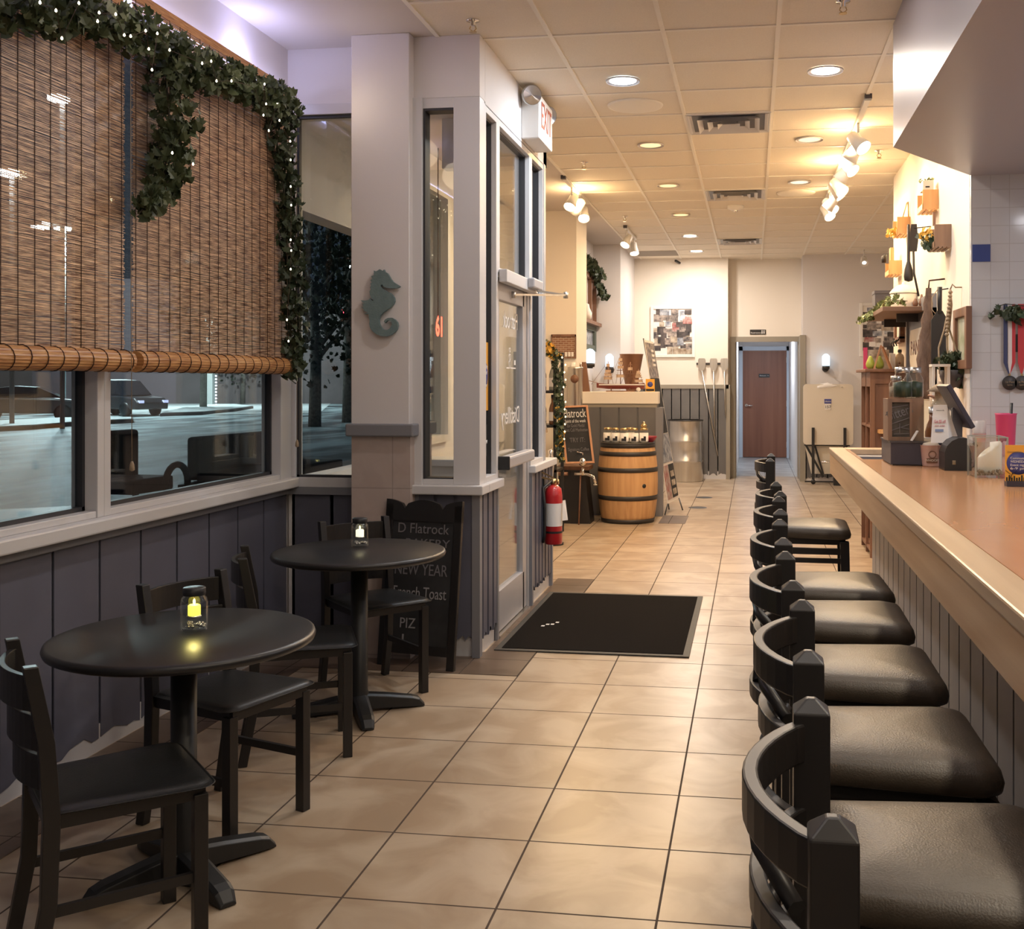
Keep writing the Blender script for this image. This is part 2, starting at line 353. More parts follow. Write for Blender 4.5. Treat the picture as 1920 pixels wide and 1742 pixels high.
# window sill and rail
t = MB(); t.box(XL-.02, XL+.022, -2.2, 5.80, .86, .90); struct(t, 'trim_2', M['grey_trim'], bevel=.004)
def window(n, y0, y1, z0=.955, z1=3.03):
    r = bpy.data.objects.new('window_%d' % n, None); C.objects.link(r); r.location = (XL, (y0+y1)/2, z0); r['kind'] = 'structure'
    fr = MB(); fw = .045
    fr.box(XL-.08, XL+.035, y0, y0+fw, z0, z1); fr.box(XL-.08, XL+.035, y1-fw, y1, z0, z1)
    fr.box(XL-.08, XL+.03, y0+fw, y1-fw, z0, z0+fw*.6); fr.box(XL-.08, XL+.03, y0+fw, y1-fw, z1-fw, z1)
    fr.build('window_frame', M['white_frame'], r, bevel=.003)
    gk = MB(); a = .018
    for (p, q, u, v) in ((y0+fw, y0+fw+a, z0+.03, z1-fw), (y1-fw-a, y1-fw, z0+.03, z1-fw), (y0+fw, y1-fw, z0+.027, z0+.027+a), (y0+fw, y1-fw, z1-fw-a, z1-fw)): gk.box(XL-.05, XL-.02, p, q, u, v)
    gk.build('gasket', M['alu_dark'], r)
    MB().box(XL-.043, XL-.037, y0+fw, y1-fw, z0+.03, z1-fw).build('window_pane', M['glass'], r)
    return r
window(1, 4.01, 5.70); window(2, 2.36, 4.01); window(3, .70, 2.36); window(4, -.95, .70)
s = MB(); s.box(XL-.08, XL+.08, -2.2, 5.80, .90, .955); struct(s, 'windowsill_left', M['white_frame'], bevel=.008)
struct(MB().box(XL-.08, XL+.03, 5.70, 5.86, .90, 3.06), 'trim_3', M['white_frame'], bevel=.004)
struct(MB().box(XL-.08, XL+.02, -2.2, 5.82, 3.03, 3.07), 'trim_4', M['white_frame'])
# short return wall at Y=5.82
YS = 5.82
sw = MB(); sw.box(XL, -1.95, YS+.014, YS+.14, 0, .92); sw.box(XL, -1.8, YS, YS+.14, 3.06, CE); struct(sw, 'wall_return', M['white_wall'])
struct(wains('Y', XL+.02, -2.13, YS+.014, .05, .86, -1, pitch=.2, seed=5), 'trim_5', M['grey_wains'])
struct(MB().box(XL+.02, -2.13, YS-.03, YS+.14, .86, .90), 'trim_6', M['grey_trim'])
r = bpy.data.objects.new('window_5', None); C.objects.link(r); r.location = (-2.38, YS, .92); r['kind'] = 'structure'
fr = MB(); fr.box(XL, -2.13, YS-.02, YS+.08, .90, .955); fr.box(XL, -2.13, YS-.02, YS+.08, 3.0, 3.06); fr.box(XL+.02, XL+.055, YS-.02, YS+.08, .955, 3.0); fr.build('window_frame', M['white_frame'], r, bevel=.003)
MB().box(XL+.05, -2.1, YS+.036, YS+.042, .955, 3.0).build('window_pane', M['glass'], r)
gk = MB(); gk.box(XL+.055, XL+.07, YS, YS+.03, .955, 3.0); gk.box(XL+.055, -2.1, YS, YS+.03, .955, .968); gk.box(XL+.055, -2.1, YS, YS+.03, 2.985, 3.0); gk.build('gasket', M['alu_dark'], r)
# pillar
YP = 5.62
struct(MB().box(-2.157, -1.83, YP, 6.0, 1.26, CE), 'wall_pillar', M['white_wall'], bevel=.004)
struct(MB().box(-2.15, -1.82, YP-.012, 6.0, 0, 1.20), 'wall_pillar_tile', M['pink_tile_col'])
struct(MB().box(-2.175, -1.795, YP-.045, 6.02, 1.20, 1.268), 'trim_7', M['grey_trim'], bevel=.008)
# ---- vestibule
def struct_empty(name, loc):
    r = bpy.data.objects.new(name, None); C.objects.link(r); r.location = loc; r['kind'] = 'structure'; return r
v = MB(); v.box(-1.86, XV, 5.70, 5.82, 3.04, CE); v.box(XV-.12, XV, 5.82, 7.62, 3.02, CE); v.box(-2.2, XV, 7.50, 7.62, 3.02, CE)
struct(v, 'wall_vestibule_header', M['white_wall'], bevel=.003)
v = MB(); v.box(-1.86, XV-.03, 5.712, 5.80, 0, .885); v.box(XV-.12, XV-.014, 5.72, 6.12, 0, .885); v.box(XV-.12, XV-.014, 7.07, 7.80, 0, .885); v.box(-2.6, XV-.12, 7.52, 7.80, 0, .885)
struct(v, 'wall_vestibule_base', M['white_frame'])
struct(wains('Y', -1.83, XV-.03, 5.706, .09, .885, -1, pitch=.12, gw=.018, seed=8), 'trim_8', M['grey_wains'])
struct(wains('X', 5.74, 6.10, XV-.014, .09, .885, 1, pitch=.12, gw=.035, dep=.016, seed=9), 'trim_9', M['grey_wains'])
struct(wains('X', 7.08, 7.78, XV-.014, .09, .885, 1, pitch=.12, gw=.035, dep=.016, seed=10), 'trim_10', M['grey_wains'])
f = MB(); f.box(XV-.04, XV+.004, 5.685, 5.74, 0, .885); f.box(XV-.03, XV+.006, 6.09, 6.125, 0, .885); f.box(XV-.03, XV+.01, 7.06, 7.10, 0, .885); f.box(XV-.03, XV+.01, 7.78, 7.82, 0, .885)
f.box(-1.86, -1.80, 5.69, 5.80, 0, .885)
struct(f, 'trim_11', M['grey_trim'])
c = MB(); c.box(-1.86, XV+.03, 5.64, 5.80, .885, .935); c.box(XV-.12, XV+.03, 5.80, 6.16, .885, .935); c.box(XV-.12, XV+.035, 7.055, 7.85, .885, .935); c.box(-2.6, XV-.12, 7.5, 7.85, .885, .935)
struct(c, 'windowsill_vestibule', M['white_frame'], bevel=.006)
# narrow front window
r = struct_empty('window_6', (-1.69, 5.70, .935))
fr = MB(); fr.box(-1.85, -1.778, 5.68, 5.80, .935, 3.04); fr.box(-1.607, XV, 5.70, 5.80, .935, 3.04); fr.box(-1.778, -1.607, 5.70, 5.80, 2.985, 3.04); fr.box(-1.778, -1.607, 5.70, 5.80, .935, .965)
fr.build('window_frame', M['white_frame'], r, bevel=.002)
gk = MB(); gk.box(-1.778, -1.766, 5.702, 5.79, .965, 2.985); gk.box(-1.766, -1.607, 5.702, 5.79, 2.972, 2.985); gk.box(-1.766, -1.607, 5.71, 5.79, .965, .972); gk.build('gasket', M['alu_dark'], r)
MB().box(-1.766, -1.607, 5.745, 5.75, .972, 2.972).build('window_pane', M['clear'], r)
# side: sidelight, door with transom, sidelight
def vframe(n, y0, y1, z0, z1, hz=True):
    r = struct_empty('window_%d' % n, (XV, (y0+y1)/2, z0))
    fr = MB(); w_ = .042
    fr.box(XV-.10, XV, y0, y0+w_, z0, z1); fr.box(XV-.10, XV, y1-w_, y1, z0, z1); fr.box(XV-.10, XV, y0+w_, y1-w_, z1-w_, z1); fr.box(XV-.10, XV, y0+w_, y1-w_, z0, z0+.03)
    fr.build('window_frame', M['white_frame'], r, bevel=.002)
    gk = MB(); gk.box(XV-.10, XV-.03, y0+w_, y0+w_+.008, z0+.03, z1-w_); gk.box(XV-.07, XV-.03, y1-w_-.012, y1-w_, z0+.03, z1-w_); gk.box(XV-.07, XV-.03, y0+w_, y1-w_, z1-w_-.012, z1-w_)
    gk.build('gasket', M['alu_dark'], r)
    MB().box(XV-.055, XV-.05, y0+w_, y1-w_, z0+.03, z1-w_).build('window_pane', M['clear'], r)
    return r
vframe(7, 5.80, 6.125, .935, 3.03)
vframe(8, 6.125, 7.06, 2.13, 3.03)
vframe(9, 7.06, 7.52, .935, 3.03)
p = MB(); p.box(XV-.08, XV-.01, 6.09, 6.135, 0, 2.13); p.box(XV-.08, XV-.01, 7.0, 7.06, 0, 2.13); p.box(XV-.1, XV+.005, 7.50, 7.56, .935, 3.03)
struct(p, 'trim_12', M['alu'])
struct(MB().box(XV-.06, XV+.01, 6.135, 7.0, 0, .015), 'trim_13', M['steel'])
# far vestibule window towards the room
r = struct_empty('window_10', (-2.0, 7.55, .935))
fr = MB(); fr.box(-2.6, -2.52, 7.51, 7.6, .935, 3.02); fr.box(-1.62, XV-.06, 7.51, 7.6, .935, 3.02); fr.build('window_frame', M['white_frame'], r)
MB().box(-2.52, -1.62, 7.55, 7.555, .935, 3.02).build('window_pane', M['clear'], r)
# vestibule door
dr = struct_empty('door_1', (XV, 6.57, .01))
d = MB(); y0, y1 = 6.14, 6.995; st = .075; xa, xb = XV-.06, XV-.015
d.box(xa, xb, y0, y0+st, .02, 2.11); d.box(xa, xb, y1-st-.04, y1, .02, 2.11); d.box(xa, xb, y0+st, y1-st, 1.98, 2.11); d.box(xa, xb, y0+st, y1-st, .02, .26)
d.build('door_frame', M['alu'], dr, bevel=.003)
MB().box(XV-.042, XV-.036, y0+st, y1-st-.04, .26, 1.98).build('door_glass', M['clear'], dr)
b = MB(); b.box(XV-.012, XV+.06, y0+.02, y1-.09, .985, 1.055); b.build('push_bar', M['alu'], dr, bevel=.012)
b = MB(); b.box(XV-.016, XV+.064, y0+.008, y0+.022, .98, 1.06); b.build('bar_end_cap', M['black'], dr, bevel=.006)
b = MB(); b.box(XV+.002, XV+.05, 6.14, 7.06, 2.075, 2.15); b.build('closer_rail', M['white_frame'], dr, bevel=.004)
b = MB(); b.box(XV+.05, XV+.095, 6.72, 7.0, 2.09, 2.155); b.build('closer_box', M['alu'], dr, bevel=.01)
b = MB(); e = (XV+.25, 6.98, 2.06); b.bar((XV+.075, 6.9, 2.085), e, .02, .012); b.bar((XV+.0, 6.52, 2.03), e, .018, .012); b.lathe([(.016, -.02), (.016, .02)], e, 10); b.lathe([(.014, -.02), (.014, .02)], (XV+.005, 6.52, 2.03), 10)
b.build('closer_arm', M['steel'], dr)
for k, (s_, z, w_) in enumerate((('Flatrock', 1.87, .40), ('Distillery', 1.28, .5))):
    mt = Matrix.Translation((XV-.033, 6.60, z)) @ Matrix.Rotation(-PI/2, 4, 'Z') @ Matrix.Rotation(PI/2, 4, 'X')
    text(s_, .15, mt, M['chalk'], dr, 'door_lettering', w_)
em = MB(); 
for q in range(3): em.lathe([(.028-.006*q, -.001), (.028-.006*q, .001), (.022-.006*q, .001), (.022-.006*q, -.001)], (XV-.033, 6.58, 1.60+.045*q), 14, Matrix.Rotation(PI/2, 4, 'Y'), caps=False)
em.box(XV-.034, XV-.032, 6.48, 6.74, 1.575, 1.583); em.box(XV-.034, XV-.032, 6.70, 6.74, 1.60, 1.63)
em.build('door_emblem', M['chalk'], dr)
# ---- sign card and sticker in the first sidelight
def poster(x, y0, y1, z0, z1):
    t = thing('event_poster', 'orange and blue poster taped inside the narrow sidelight beside the entrance door', 'poster', (x, (y0+y1)/2, z0))
    MB().box(x-.004, x, y0, y1, z0, z1).build('sheet', M['orange_card'], t)
    b = MB().lathe([(.001, -.003), (.085, -.003), (.085, .003), (.001, .003)], (x, (y0+y1)/2, z0+.2), 24, Matrix.Rotation(PI/2, 4, 'Y')); b.build('blue_disc', M['blue_print'], t)
    for k in range(4): text(('Community', 'Weekend', 'events', 'at the bar')[k], .03, face_px((x+.004, (y0+y1)/2, z0+.25-.035*k)), M['paper'], t)
poster(XV-.045, 5.86, 6.07, 1.33, 1.72)
t = thing('window_sticker', 'small red round sticker on the glass under the orange poster', 'sticker', (XV-.046, 5.95, 1.1))
MB().lathe([(.001, 0), (.05, 0), (.05, .003), (.001, .003)], (XV-.046, 5.93, 1.17), 20, Matrix.Rotation(PI/2, 4, 'Y')).build('sticker_disc', M['red'], t)
MB().box(XV-.046, XV-.043, 5.985, 6.03, 1.07, 1.25).build('sticker_strip', M['black'], t)
text('EMV', .03, face_px((XV-.042, 6.007, 1.15)), M['paper'], t)
# ================================================================== ROOM BEYOND
def W(mb, n, m='cream', **k): return struct(mb, n, M[m], **k)
W(MB().box(XL-.1, -1.92, 11.76, 12.5, 0, CE), 'wall_column')
W(MB().box(XL-.1, -2.18, 12.5, 14.8, 0, CE), 'wall_left_far', 'white_wall')
W(MB().box(XL-.1, -1.80, 14.8, 16.6, 0, CE), 'wall_corner', 'white_wall')
bw = MB(); bw.box(-1.85, -.37, 16.6, 17.2, .12, CE); bw.box(-.37, -.26, 16.9, 17.2, .1, CE); bw.box(-.26, .70, 16.9, 17.2, 2.12, CE); bw.box(.70, .76, 16.9, 17.2, 0, CE)
W(bw, 'wall_back')
W(MB().box(.74, 3.1, 16.4, 17.2, 0, CE), 'wall_back_right', 'white_wall')
W(MB().box(3.0, 3.1, -2.2, 17, 0, CE), 'wall_right_far', 'white_wall')
W(MB().box(-2.75, 3.1, -2.3, -2.2, 0, CE), 'wall_behind', 'white_wall')
W(MB().box(1.29, 3.0, 6.76, 10.3, 0, CE), 'wall_right')
W(MB().box(1.292, 3.0, 6.73, 6.76, 0, 2.75), 'wall_tiled', 'wall_tile')
t = MB(); t.box(1.297+.003, 1.405-.002, 6.726, 6.73, 2.208+.003, 2.316-.002); struct(t, 'trim_14', M['navy_tile'])
# corridor
cw = MB(); cw.box(-.36, -.262, 17.2, 21.5, 0, 2.5); cw.box(.70, .80, 17.2, 21.5, 0, 2.5); cw.box(-.36, .8, 21.42, 21.6, 0, 2.5)
W(cw, 'wall_corridor', 'white_wall')
t = MB(); t.box(-.34, -.262, 16.86, 16.90, 0, 2.18); t.box(.70, .78, 16.37, 16.90, 0, 2.18); t.box(-.262, .70, 16.86, 16.90, 2.10, 2.18); t.box(-.262, -.25, 16.9, 17.2, 0, 2.12); t.box(.69, .70, 16.9, 17.2, 0, 2.12)
struct(t, 'trim_15', M['taupe_trim'])
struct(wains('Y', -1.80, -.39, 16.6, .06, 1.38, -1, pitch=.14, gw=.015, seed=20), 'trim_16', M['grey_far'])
t = MB(); t.box(-1.82, -.36, 16.575, 16.6, 1.38, 1.44); struct(t, 'trim_17', M['taupe_trim'])
struct(MB().box(-1.8, -.39, 16.590, 16.6, 0, .12), 'baseboard_back', M['white_frame'])
struct(MB().box(-.40, -.34, 16.575, 16.9, 0, 1.44), 'trim_18', M['taupe_trim'])
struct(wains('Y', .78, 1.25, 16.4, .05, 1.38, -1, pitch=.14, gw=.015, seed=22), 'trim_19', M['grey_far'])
# corridor door
dr = struct_empty('door_2', (.23, 21.40, 0))
d = MB(); d.box(-.262, -.19, 21.36, 21.42, 0, 2.17); d.box(.655, .72, 21.36, 21.42, 0, 2.17); d.box(-.262, .72, 21.36, 21.42, 2.09, 2.17); d.build('door_frame', M['door_frame'], dr)
MB().box(-.19, .655, 21.375, 21.41, .01, 2.09).build('door_leaf', M['door_wood'], dr)
h = MB(); h.lathe([(.03, 0), (.03, .012)], (-.12, 21.375, 1.02), 14, Matrix.Rotation(PI/2, 4, 'X')); h.tube([(-.12, 21.37, 1.02), (-.12, 21.32, 1.02), (-.0, 21.31, 1.015)], .011); h.build('door_handle', M['chrome'], dr)
h = MB(); [h.box(.65, .662, 21.365, 21.375, z, z+.11) for z in (.2, 1.0, 1.85)]; h.build('hinge', M['steel'], dr)
t = tag(MB().box(.12, .33, 21.362, 21.374, 1.565, 1.635).build('door_sign', M['black']), 'small black sign with white writing on the red-brown door', 'sign')
t2 = text('Restroom', .03, face_cam((.20, 21.361, 1.60)), M['paper'], t, world=True); text('Men', .02, face_cam((.30, 21.361, 1.60)), M['paper'], t)
t = tag(MB().box(-.04, .20, 16.885, 16.899, 2.215, 2.29).build('restroom_sign', M['black']), 'black restroom sign on the wall above the corridor opening', 'sign')
text('Restrooms', .035, face_cam((.05, 16.884, 2.24)), M['paper'], t); 
p = MB(); [p.lathe([(.009, 0), (.009, .002)], (q, 16.884, 2.272), 8, Matrix.Rotation(PI/2, 4, 'X')) for q in (.145, .175)]; [p.box(q-.008, q+.008, 16.883, 16.885, 2.225, 2.26) for q in (.145, .175)]; p.build('pictogram', M['paper'], t)
# ---- bulkhead over the bar
poly = [(.732, -2.2), (.732, 5.86), (1.29, 6.73), (3.0, 6.73), (3.0, -2.2)]
struct(MB().prism(poly, lambda a, b, t: (a, b, t), 2.728, CE), 'ceiling_bulkhead', M['soffit'])
# ================================================================== LIGHTS
LIGHTS = []
def downlight(x, y, col, power, label, lit=2.5):
    t = thing('recessed_downlight', label, 'ceiling light', (x, y, CE-.015), 0, 'recessed lights in the ceiling tiles')
    m = MB(); m.lathe([(.105, CE-.0145), (.108, CE-.006), (.085, CE-.004), (.080, CE-.010)], (x, y, 0), 28, caps=False); m.build('trim_ring', M['white_frame'], t)
    e = MB(); e.lathe([(.001, CE-.009), (.083, CE-.009)], (x, y, 0), 28, caps=False); e.build('lens', emis('lit_lens_%s' % ('y' if col == YEL else 'w'), col, lit), t)
    if power: lamp('AREA', (x, y, CE-.02), power, col, .15, parent=t)
for i, (x, y, c, pw, l, lit) in enumerate((
    (-.80, 6.70, COOL, 17, 'bright cool white downlight above the entrance mat, in front of a speaker grille', 9),
    (.435, 6.66, MID, 15, 'bright white downlight nearest the grey bulkhead', 9),
    (-.80, 8.56, YEL, 17, 'yellow glowing downlight between the round speaker grille and the left track light', .85),
    (.435, 8.54, MID, 9, 'dim round downlight left of the long track light', .35),
    (-.80, 10.36, YEL, 17, 'yellow downlight left of the second ceiling vent', .8),
    (.435, 10.36, MID, 9, 'dim downlight just before the second speaker grille', .5),
    (-.80, 12.20, YEL, 17, 'small yellow downlight left of the smoke detector', .8),
    (-.80, 14.02, MID, 28, 'white downlight left of the farthest ceiling vent', 8),
    (-.80, 15.67, MID, 28, 'farthest white downlight close to the back wall', 8))): downlight(x, y, c, pw, l, lit)
for y, pw in ((4.87, 7), (3.04, 3), (1.21, 3), (-.62, 3)):
    lamp('AREA', (-.80, y, CE-.02), pw, (1, .92, .86), .15, name='fill_downlight')
    if y > 0: lamp('AREA', (.05, y, CE-.02), 3.2, (1, .92, .86), .15, name='fill_downlight')  # centre fill added to brighten floor and stools, no fixture
for y in (3.2, 1.9, .6, -.7):
    lamp('AREA', (.98, y, 2.72), 8, (1, .86, .66), .12, name='bulkhead_downlight')
lamp('AREA', (2.2, 5.0, 2.70), 11, (.92, .93, 1.0), .5, name='bar_back_fill')  # fill added to brighten the tiled wall, no fixture
# lavender light strip on the window head
t = tag(MB().box(XL+.02, XL+.045, 2.0, 5.70, 3.075, 3.09).build('led_strip_light', M['lav_led']), 'lavender light strip along the top of the windows behind the ivy', 'light strip')
for y_ in (3.2, 4.2, 5.2): lamp('AREA', (XL+.07, y_, 3.12), .9, (.56, .56, 1.0), .2, rot=(PI, -.6, 0), name='led_spill')
# diffusers
def diffuser(x, y, label):
    t = thing('air_vent', label, 'air vent', (x, y, CE-.03), 0, 'square ceiling air vents')
    m = MB()
    for k, a in enumerate((.29, .22, .15, .08)):
        z = CE-.004-.0; b = a-.035; zo = CE-.022 if k else CE-.008
        rs = [[(x+sx*q, y+sy*q, zz) for sx, sy in ((-1, -1), (1, -1), (1, 1), (-1, 1))] for q, zz in ((a, zo-.008), (b, CE-.002))]
        m.rings(rs, False, k == 3, False)
    m.build('louvre_rings', M['white_frame'], t)
    MB().box(x-.30, x+.30, y-.30, y+.30, CE-.003, CE-.001).build('back_plate', M['darkgrey'], t)
    f = MB(); f.box(x-.30, x+.30, y-.30, y-.275, CE-.012, CE-.002); f.box(x-.30, x+.30, y+.275, y+.30, CE-.012, CE-.002); f.box(x-.30, x-.275, y-.275, y+.275, CE-.012, CE-.002); f.box(x+.275, x+.30, y-.275, y+.275, CE-.012, CE-.002)
    f.build('frame', M['white'], t)
diffuser(-.17, 7.92, 'nearest and largest square louvred air vent in the ceiling')
diffuser(-.17, 10.97, 'middle square air vent just before the smoke detector')
diffuser(-.17, 14.63, 'farthest square air vent near the back wall')
def speaker(x, y, label):
    t = tag(MB().lathe([(.19, CE-.001), (.185, CE-.010), (.17, CE-.012), (.12, CE-.014), (.001, CE-.014)], (x, y, 0), 32, caps=False).build('ceiling_speaker', M['tbar']), label, 'speaker', 'round speaker grilles in the ceiling')
speaker(-.79, 7.33, 'round speaker grille behind the cool white downlight'); speaker(.43, 10.97, 'round speaker grille right of the second vent, beside the long track light')
t = thing('smoke_detector', 'round white smoke detector hanging behind the middle air vent', 'smoke detector', (-.18, 11.7, CE-.07))
MB().lathe([(.085, CE-.001), (.085, CE-.03), (.05, CE-.045), (.05, CE-.05), (.001, CE-.05)], (-.18, 11.7, 0), 24, caps=False).build('housing', M['white'], t)
MB().lathe([(.02, CE-.05), (.02, CE-.065), (.001, CE-.07)], (-.18, 11.7, 0), 12, caps=False).build('sensor', M['chrome'], t)
def sprinkler(x, y, label):
    t = thing('fire_sprinkler', label, 'sprinkler', (x, y, CE-.07), 0, 'ceiling sprinkler heads')
    MB().lathe([(.035, CE-.001), (.035, CE-.005), (.012, CE-.009), (.012, CE-.03)], (x, y, 0), 16).build('escutcheon', M['chrome'], t)
    m = MB(); m.tube([(x-.012, y, CE-.03), (x-.018, y, CE-.045), (x, y, CE-.06)], .003, 6); m.tube([(x+.012, y, CE-.03), (x+.018, y, CE-.045), (x, y, CE-.06)], .003, 6); m.lathe([(.02, CE-.063), (.02, CE-.060)], (x, y, 0), 12)
    m.build('deflector', M['brass'], t)
for x, y, l in ((-1.44, 5.48, 'sprinkler head above the corner of the entrance vestibule'), (.443, 5.47, 'sprinkler head at the top edge beside the bulkhead'), (-1.43, 9.17, 'sprinkler head just before the left track light'), (1.02, 9.06, 'sprinkler head right of the long track light'), (-1.44, 12.24, 'sprinkler head in front of the small far track light')): sprinkler(x, y, l)
def track(x, y0, y1, label, heads, power, tgt):
    t = thing('track_light', label, 'track light', (x, (y0+y1)/2, CE-.03), 0, 'ceiling track lights')
    MB().box(x-.018, x+.018, y0, y1, CE-.03, CE-.001).build('track_rail', M['white'], t)
    MB().box(x-.022, x+.022, y0-.05, y0, CE-.034, CE-.001).build('end_feed', M['darkgrey'], t)
    for i, (y, dx, dy, lit) in enumerate(heads):
        p = Vector((x, y, CE-.17)); d = Vector((dx, dy, -.75)).normalized()
        h = MB(); h.tube([(x, y, CE-.03), (x, y, CE-.10)], .009, 8); h.build('stem', M['white'], t)
        q = d.to_track_quat('Z', 'Y').to_matrix().to_4x4()
        c = MB(); c.lathe([(.02, -.10), (.042, -.085), (.045, -.02), (.062, .07), (.058, .07), (.04, -.02)], p, 20, q, caps=False); c.lathe([(.001, -.10), (.02, -.10)], p, 20, q, caps=False)
        hd = c.build('lamp_head', M['white'], t)
        e = MB(); e.lathe([(.001, .045), (.05, .05)], p, 20, q, caps=False); e.build('bulb_face', M['spot_on'] if lit else M['white'], hd)
        if lit:
            L = lamp('SPOT', p+d*.08, power, YEL, .04, spot=1.9, blend=.8, parent=t); aim(L, p+d*3)
            
M['spot_on'] = emis('lit_spot_lens', (1.0, .86, .6), 30)
R_ = [(7.95, .55, -.55, 1), (8.25, -.5, .3, 0), (8.8, .6, -.5, 1), (9.1, -.6, .3, 0), (9.75, .5, -.6, 1), (9.95, .6, -.2, 1), (10.6, -.6, .3, 0), (10.8, .5, -.6, 1), (11.2, .4, -.6, 1)]
track(.75, 7.30, 11.4, 'long ceiling track with several warm spotlights shining on the right wall', R_, 22, None)
track(-1.71, 9.77, 11.2, 'short track with warm spotlights near the entrance vestibule', [(10.2, -.2, -.55, 1), (10.55, -.6, .3, 0), (10.95, .1, -.6, 1)], 26, None)
track(-1.52, 13.0, 14.1, 'small far track with two white spotlights near the white side wall', [(13.15, -.3, -.5, 1), (13.95, .1, -.3, 1)], 6, None)
t = thing('spotlight', 'single white spotlight on the ceiling near the right photo collage', 'spotlight', (1.58, 15.9, CE-.2))
MB().tube([(1.58, 15.9, CE-.001), (1.58, 15.9, CE-.1)], .01).build('stem', M['white'], t)
MB().lathe([(.04, -.07), (.06, .06), (.055, .06), (.001, .03)], (1.58, 15.9, CE-.16), 20, Matrix.Rotation(2.3, 4, 'X'), caps=False).build('lamp_head', M['white'], t)
MB().lathe([(.001, .045), (.05, .045)], (1.58, 15.9, CE-.16), 20, Matrix.Rotation(2.3, 4, 'X'), caps=False).build('bulb_face', emis('soft_spot', (1, .95, .85), 3), t)
for (x_, y_, pw_) in ((.72, 8.2, 8), (.72, 9.4, 8), (.72, 10.8, 8), (-1.68, 10.4, 8)): lamp('POINT', (x_, y_, CE-.16), pw_, YEL, .05, name='track_spill')
# access panel dark tile in the far ceiling, small things near the back ceiling
struct(MB().box(-1.70, -1.09, 15.55, 16.16, CE-.01, CE-.004), 'ceiling_open_tile', mat('stained_tile', (.30, .26, .22), .9))
t = tag(MB().bar((-1.16, 16.45, CE-.05), (-1.10, 16.55, CE-.08), .03, .03).build('security_camera', M['black']), 'tiny black camera under the ceiling at the back wall', 'camera')
# sconces
def sconce(x, y, z, nx, ny, label, power, s=1.0):
    t = thing('wall_sconce', label, 'wall lamp', (x, y, z-.15), 0, 'jar wall lamps with cold bulbs')
    MB().lathe([(.05*s, -.13), (.055*s, -.10), (.05*s, -.08), (.03*s, -.145)], (x, y, z), 16, caps=True).build('holder', M['hoop'], t)
    b = MB(); b.tube([(x, y, z-.11), (x+nx*.06, y+ny*.06, z-.14), (x+nx*.14, y+ny*.14, z-.12)], .014); b.lathe([(.05, 0), (.05, .02)], (x+nx*.13, y+ny*.13, z-.12), 14, (Vector((-nx, -ny, 0)).to_track_quat('Z', 'Y').to_matrix().to_4x4())); b.build('wall_arm', M['hoop'], t)
    MB().lathe([(.045*s, -.09), (.055*s, -.07), (.055*s, .06), (.03*s, .09), (.001, .10)], (x, y, z), 18, caps=False).build('jar_shade', M['sconce_glow'], t)
    lamp('POINT', (x+nx*-.0, y-ny*.0, z+.0), power, (.45, .72, 1.0), .05, parent=t)
    return t
M['sconce_glow'] = emis('cold_lit_jar', (.50, .78, 1.0), 1.3)
sconce(1.07, 16.26, 1.80, 0, 1, 'cold white jar wall lamp right of the corridor door', 7)
sconce(-2.00, 13.3, 1.80, -1, 0, 'cold blue-white jar wall lamp left of its twin, beside the chrome tower', 9, 1.15)
sconce(-1.93, 14.62, 1.77, 0, 1, 'cold blue-white jar wall lamp above the stern side of the ship model', 9)
# exit sign with emergency heads
t = thing('exit_sign', 'white exit sign with two emergency lamp heads on the vestibule header', 'exit sign', (-1.40, 7.0, 3.05))
MB().box(XV, -1.34, 6.76, 7.20, 3.045, 3.33).build('sign_housing', M['white'], t, bevel=.008)
text('EXIT', .24, face_px((-1.338, 6.98, 3.20)), mat('exit_letters', (.45, .12, .08), .5), t, 'sign_letters', .34)
for y in (6.72, 7.26):
    h = MB(); q = Vector((.5, -.8, -.2)).to_track_quat('Z', 'Y').to_matrix().to_4x4()
    h.lathe([(.001, -.06), (.045, -.05), (.062, .0), (.062, .03)], (-1.39, y, 3.31), 20, q, caps=False)
    o = h.build('lamp_head', M['white'], t); MB().lathe([(.001, .02), (.03, .024), (.06, .03)], (-1.39, y, 3.31), 20, q, caps=False).build('reflector', M['chrome'], o)

# fill panel added to brighten the dark corridor
t = thing('corridor_fill', 'white fill panel added on the corridor ceiling to brighten the corridor', 'ceiling light', (.22, 19.3, 2.40))
MB().box(0, .44, 18.9, 19.7, 2.42, 2.449).build('lens', emis('corridor_fill_lens', COOL, 1.5), t)
lamp('AREA', (.22, 19.3, 2.40), 17, (.85, .93, 1.0), .5, parent=t)
# ================================================================== BAR
t = thing('bar_counter', 'long bar counter with orange top and pale maple edge along the row of stools', 'bar', (.9, 3, 0))
b = MB(); b.box(.585, 1.29, -2.15, 6.13, 1.03, 1.067); b.box(.585, .603, 6.13, 7.04, 1.03, 1.067); b.box(1.12, 1.29, 6.13, 7.04, 1.03, 1.067)
b.build('counter_top', M['bar_top'], t)
MB().box(1.291, 1.6, 5.2, 6.72, .98, 1.067).build('side_shelf', M['bar_top'], t)
b = MB(); b.box(.49, .585, -2.15, 7.18, 1.03, 1.068); b.box(.585, 1.285, 7.04, 7.18, 1.03, 1.068); b.build('edge_band', M['maple_edge'], t, bevel=.006)
b = MB(); b.box(.497, .53, -2.15, 7.17, .905, 1.03); b.box(.53, 1.285, 7.14, 7.17, .905, 1.03); b.build('apron', M['maple'], t)
b = MB(); b.box(.603, 1.12, 6.87, 7.04, .93, 1.03); b.box(.603, 1.12, 6.13, 6.15, .93, 1.03); b.box(.603, 1.12, 6.13, 7.04, .90, .93); b.build('drop_in_well', M['grey_trim'], t)
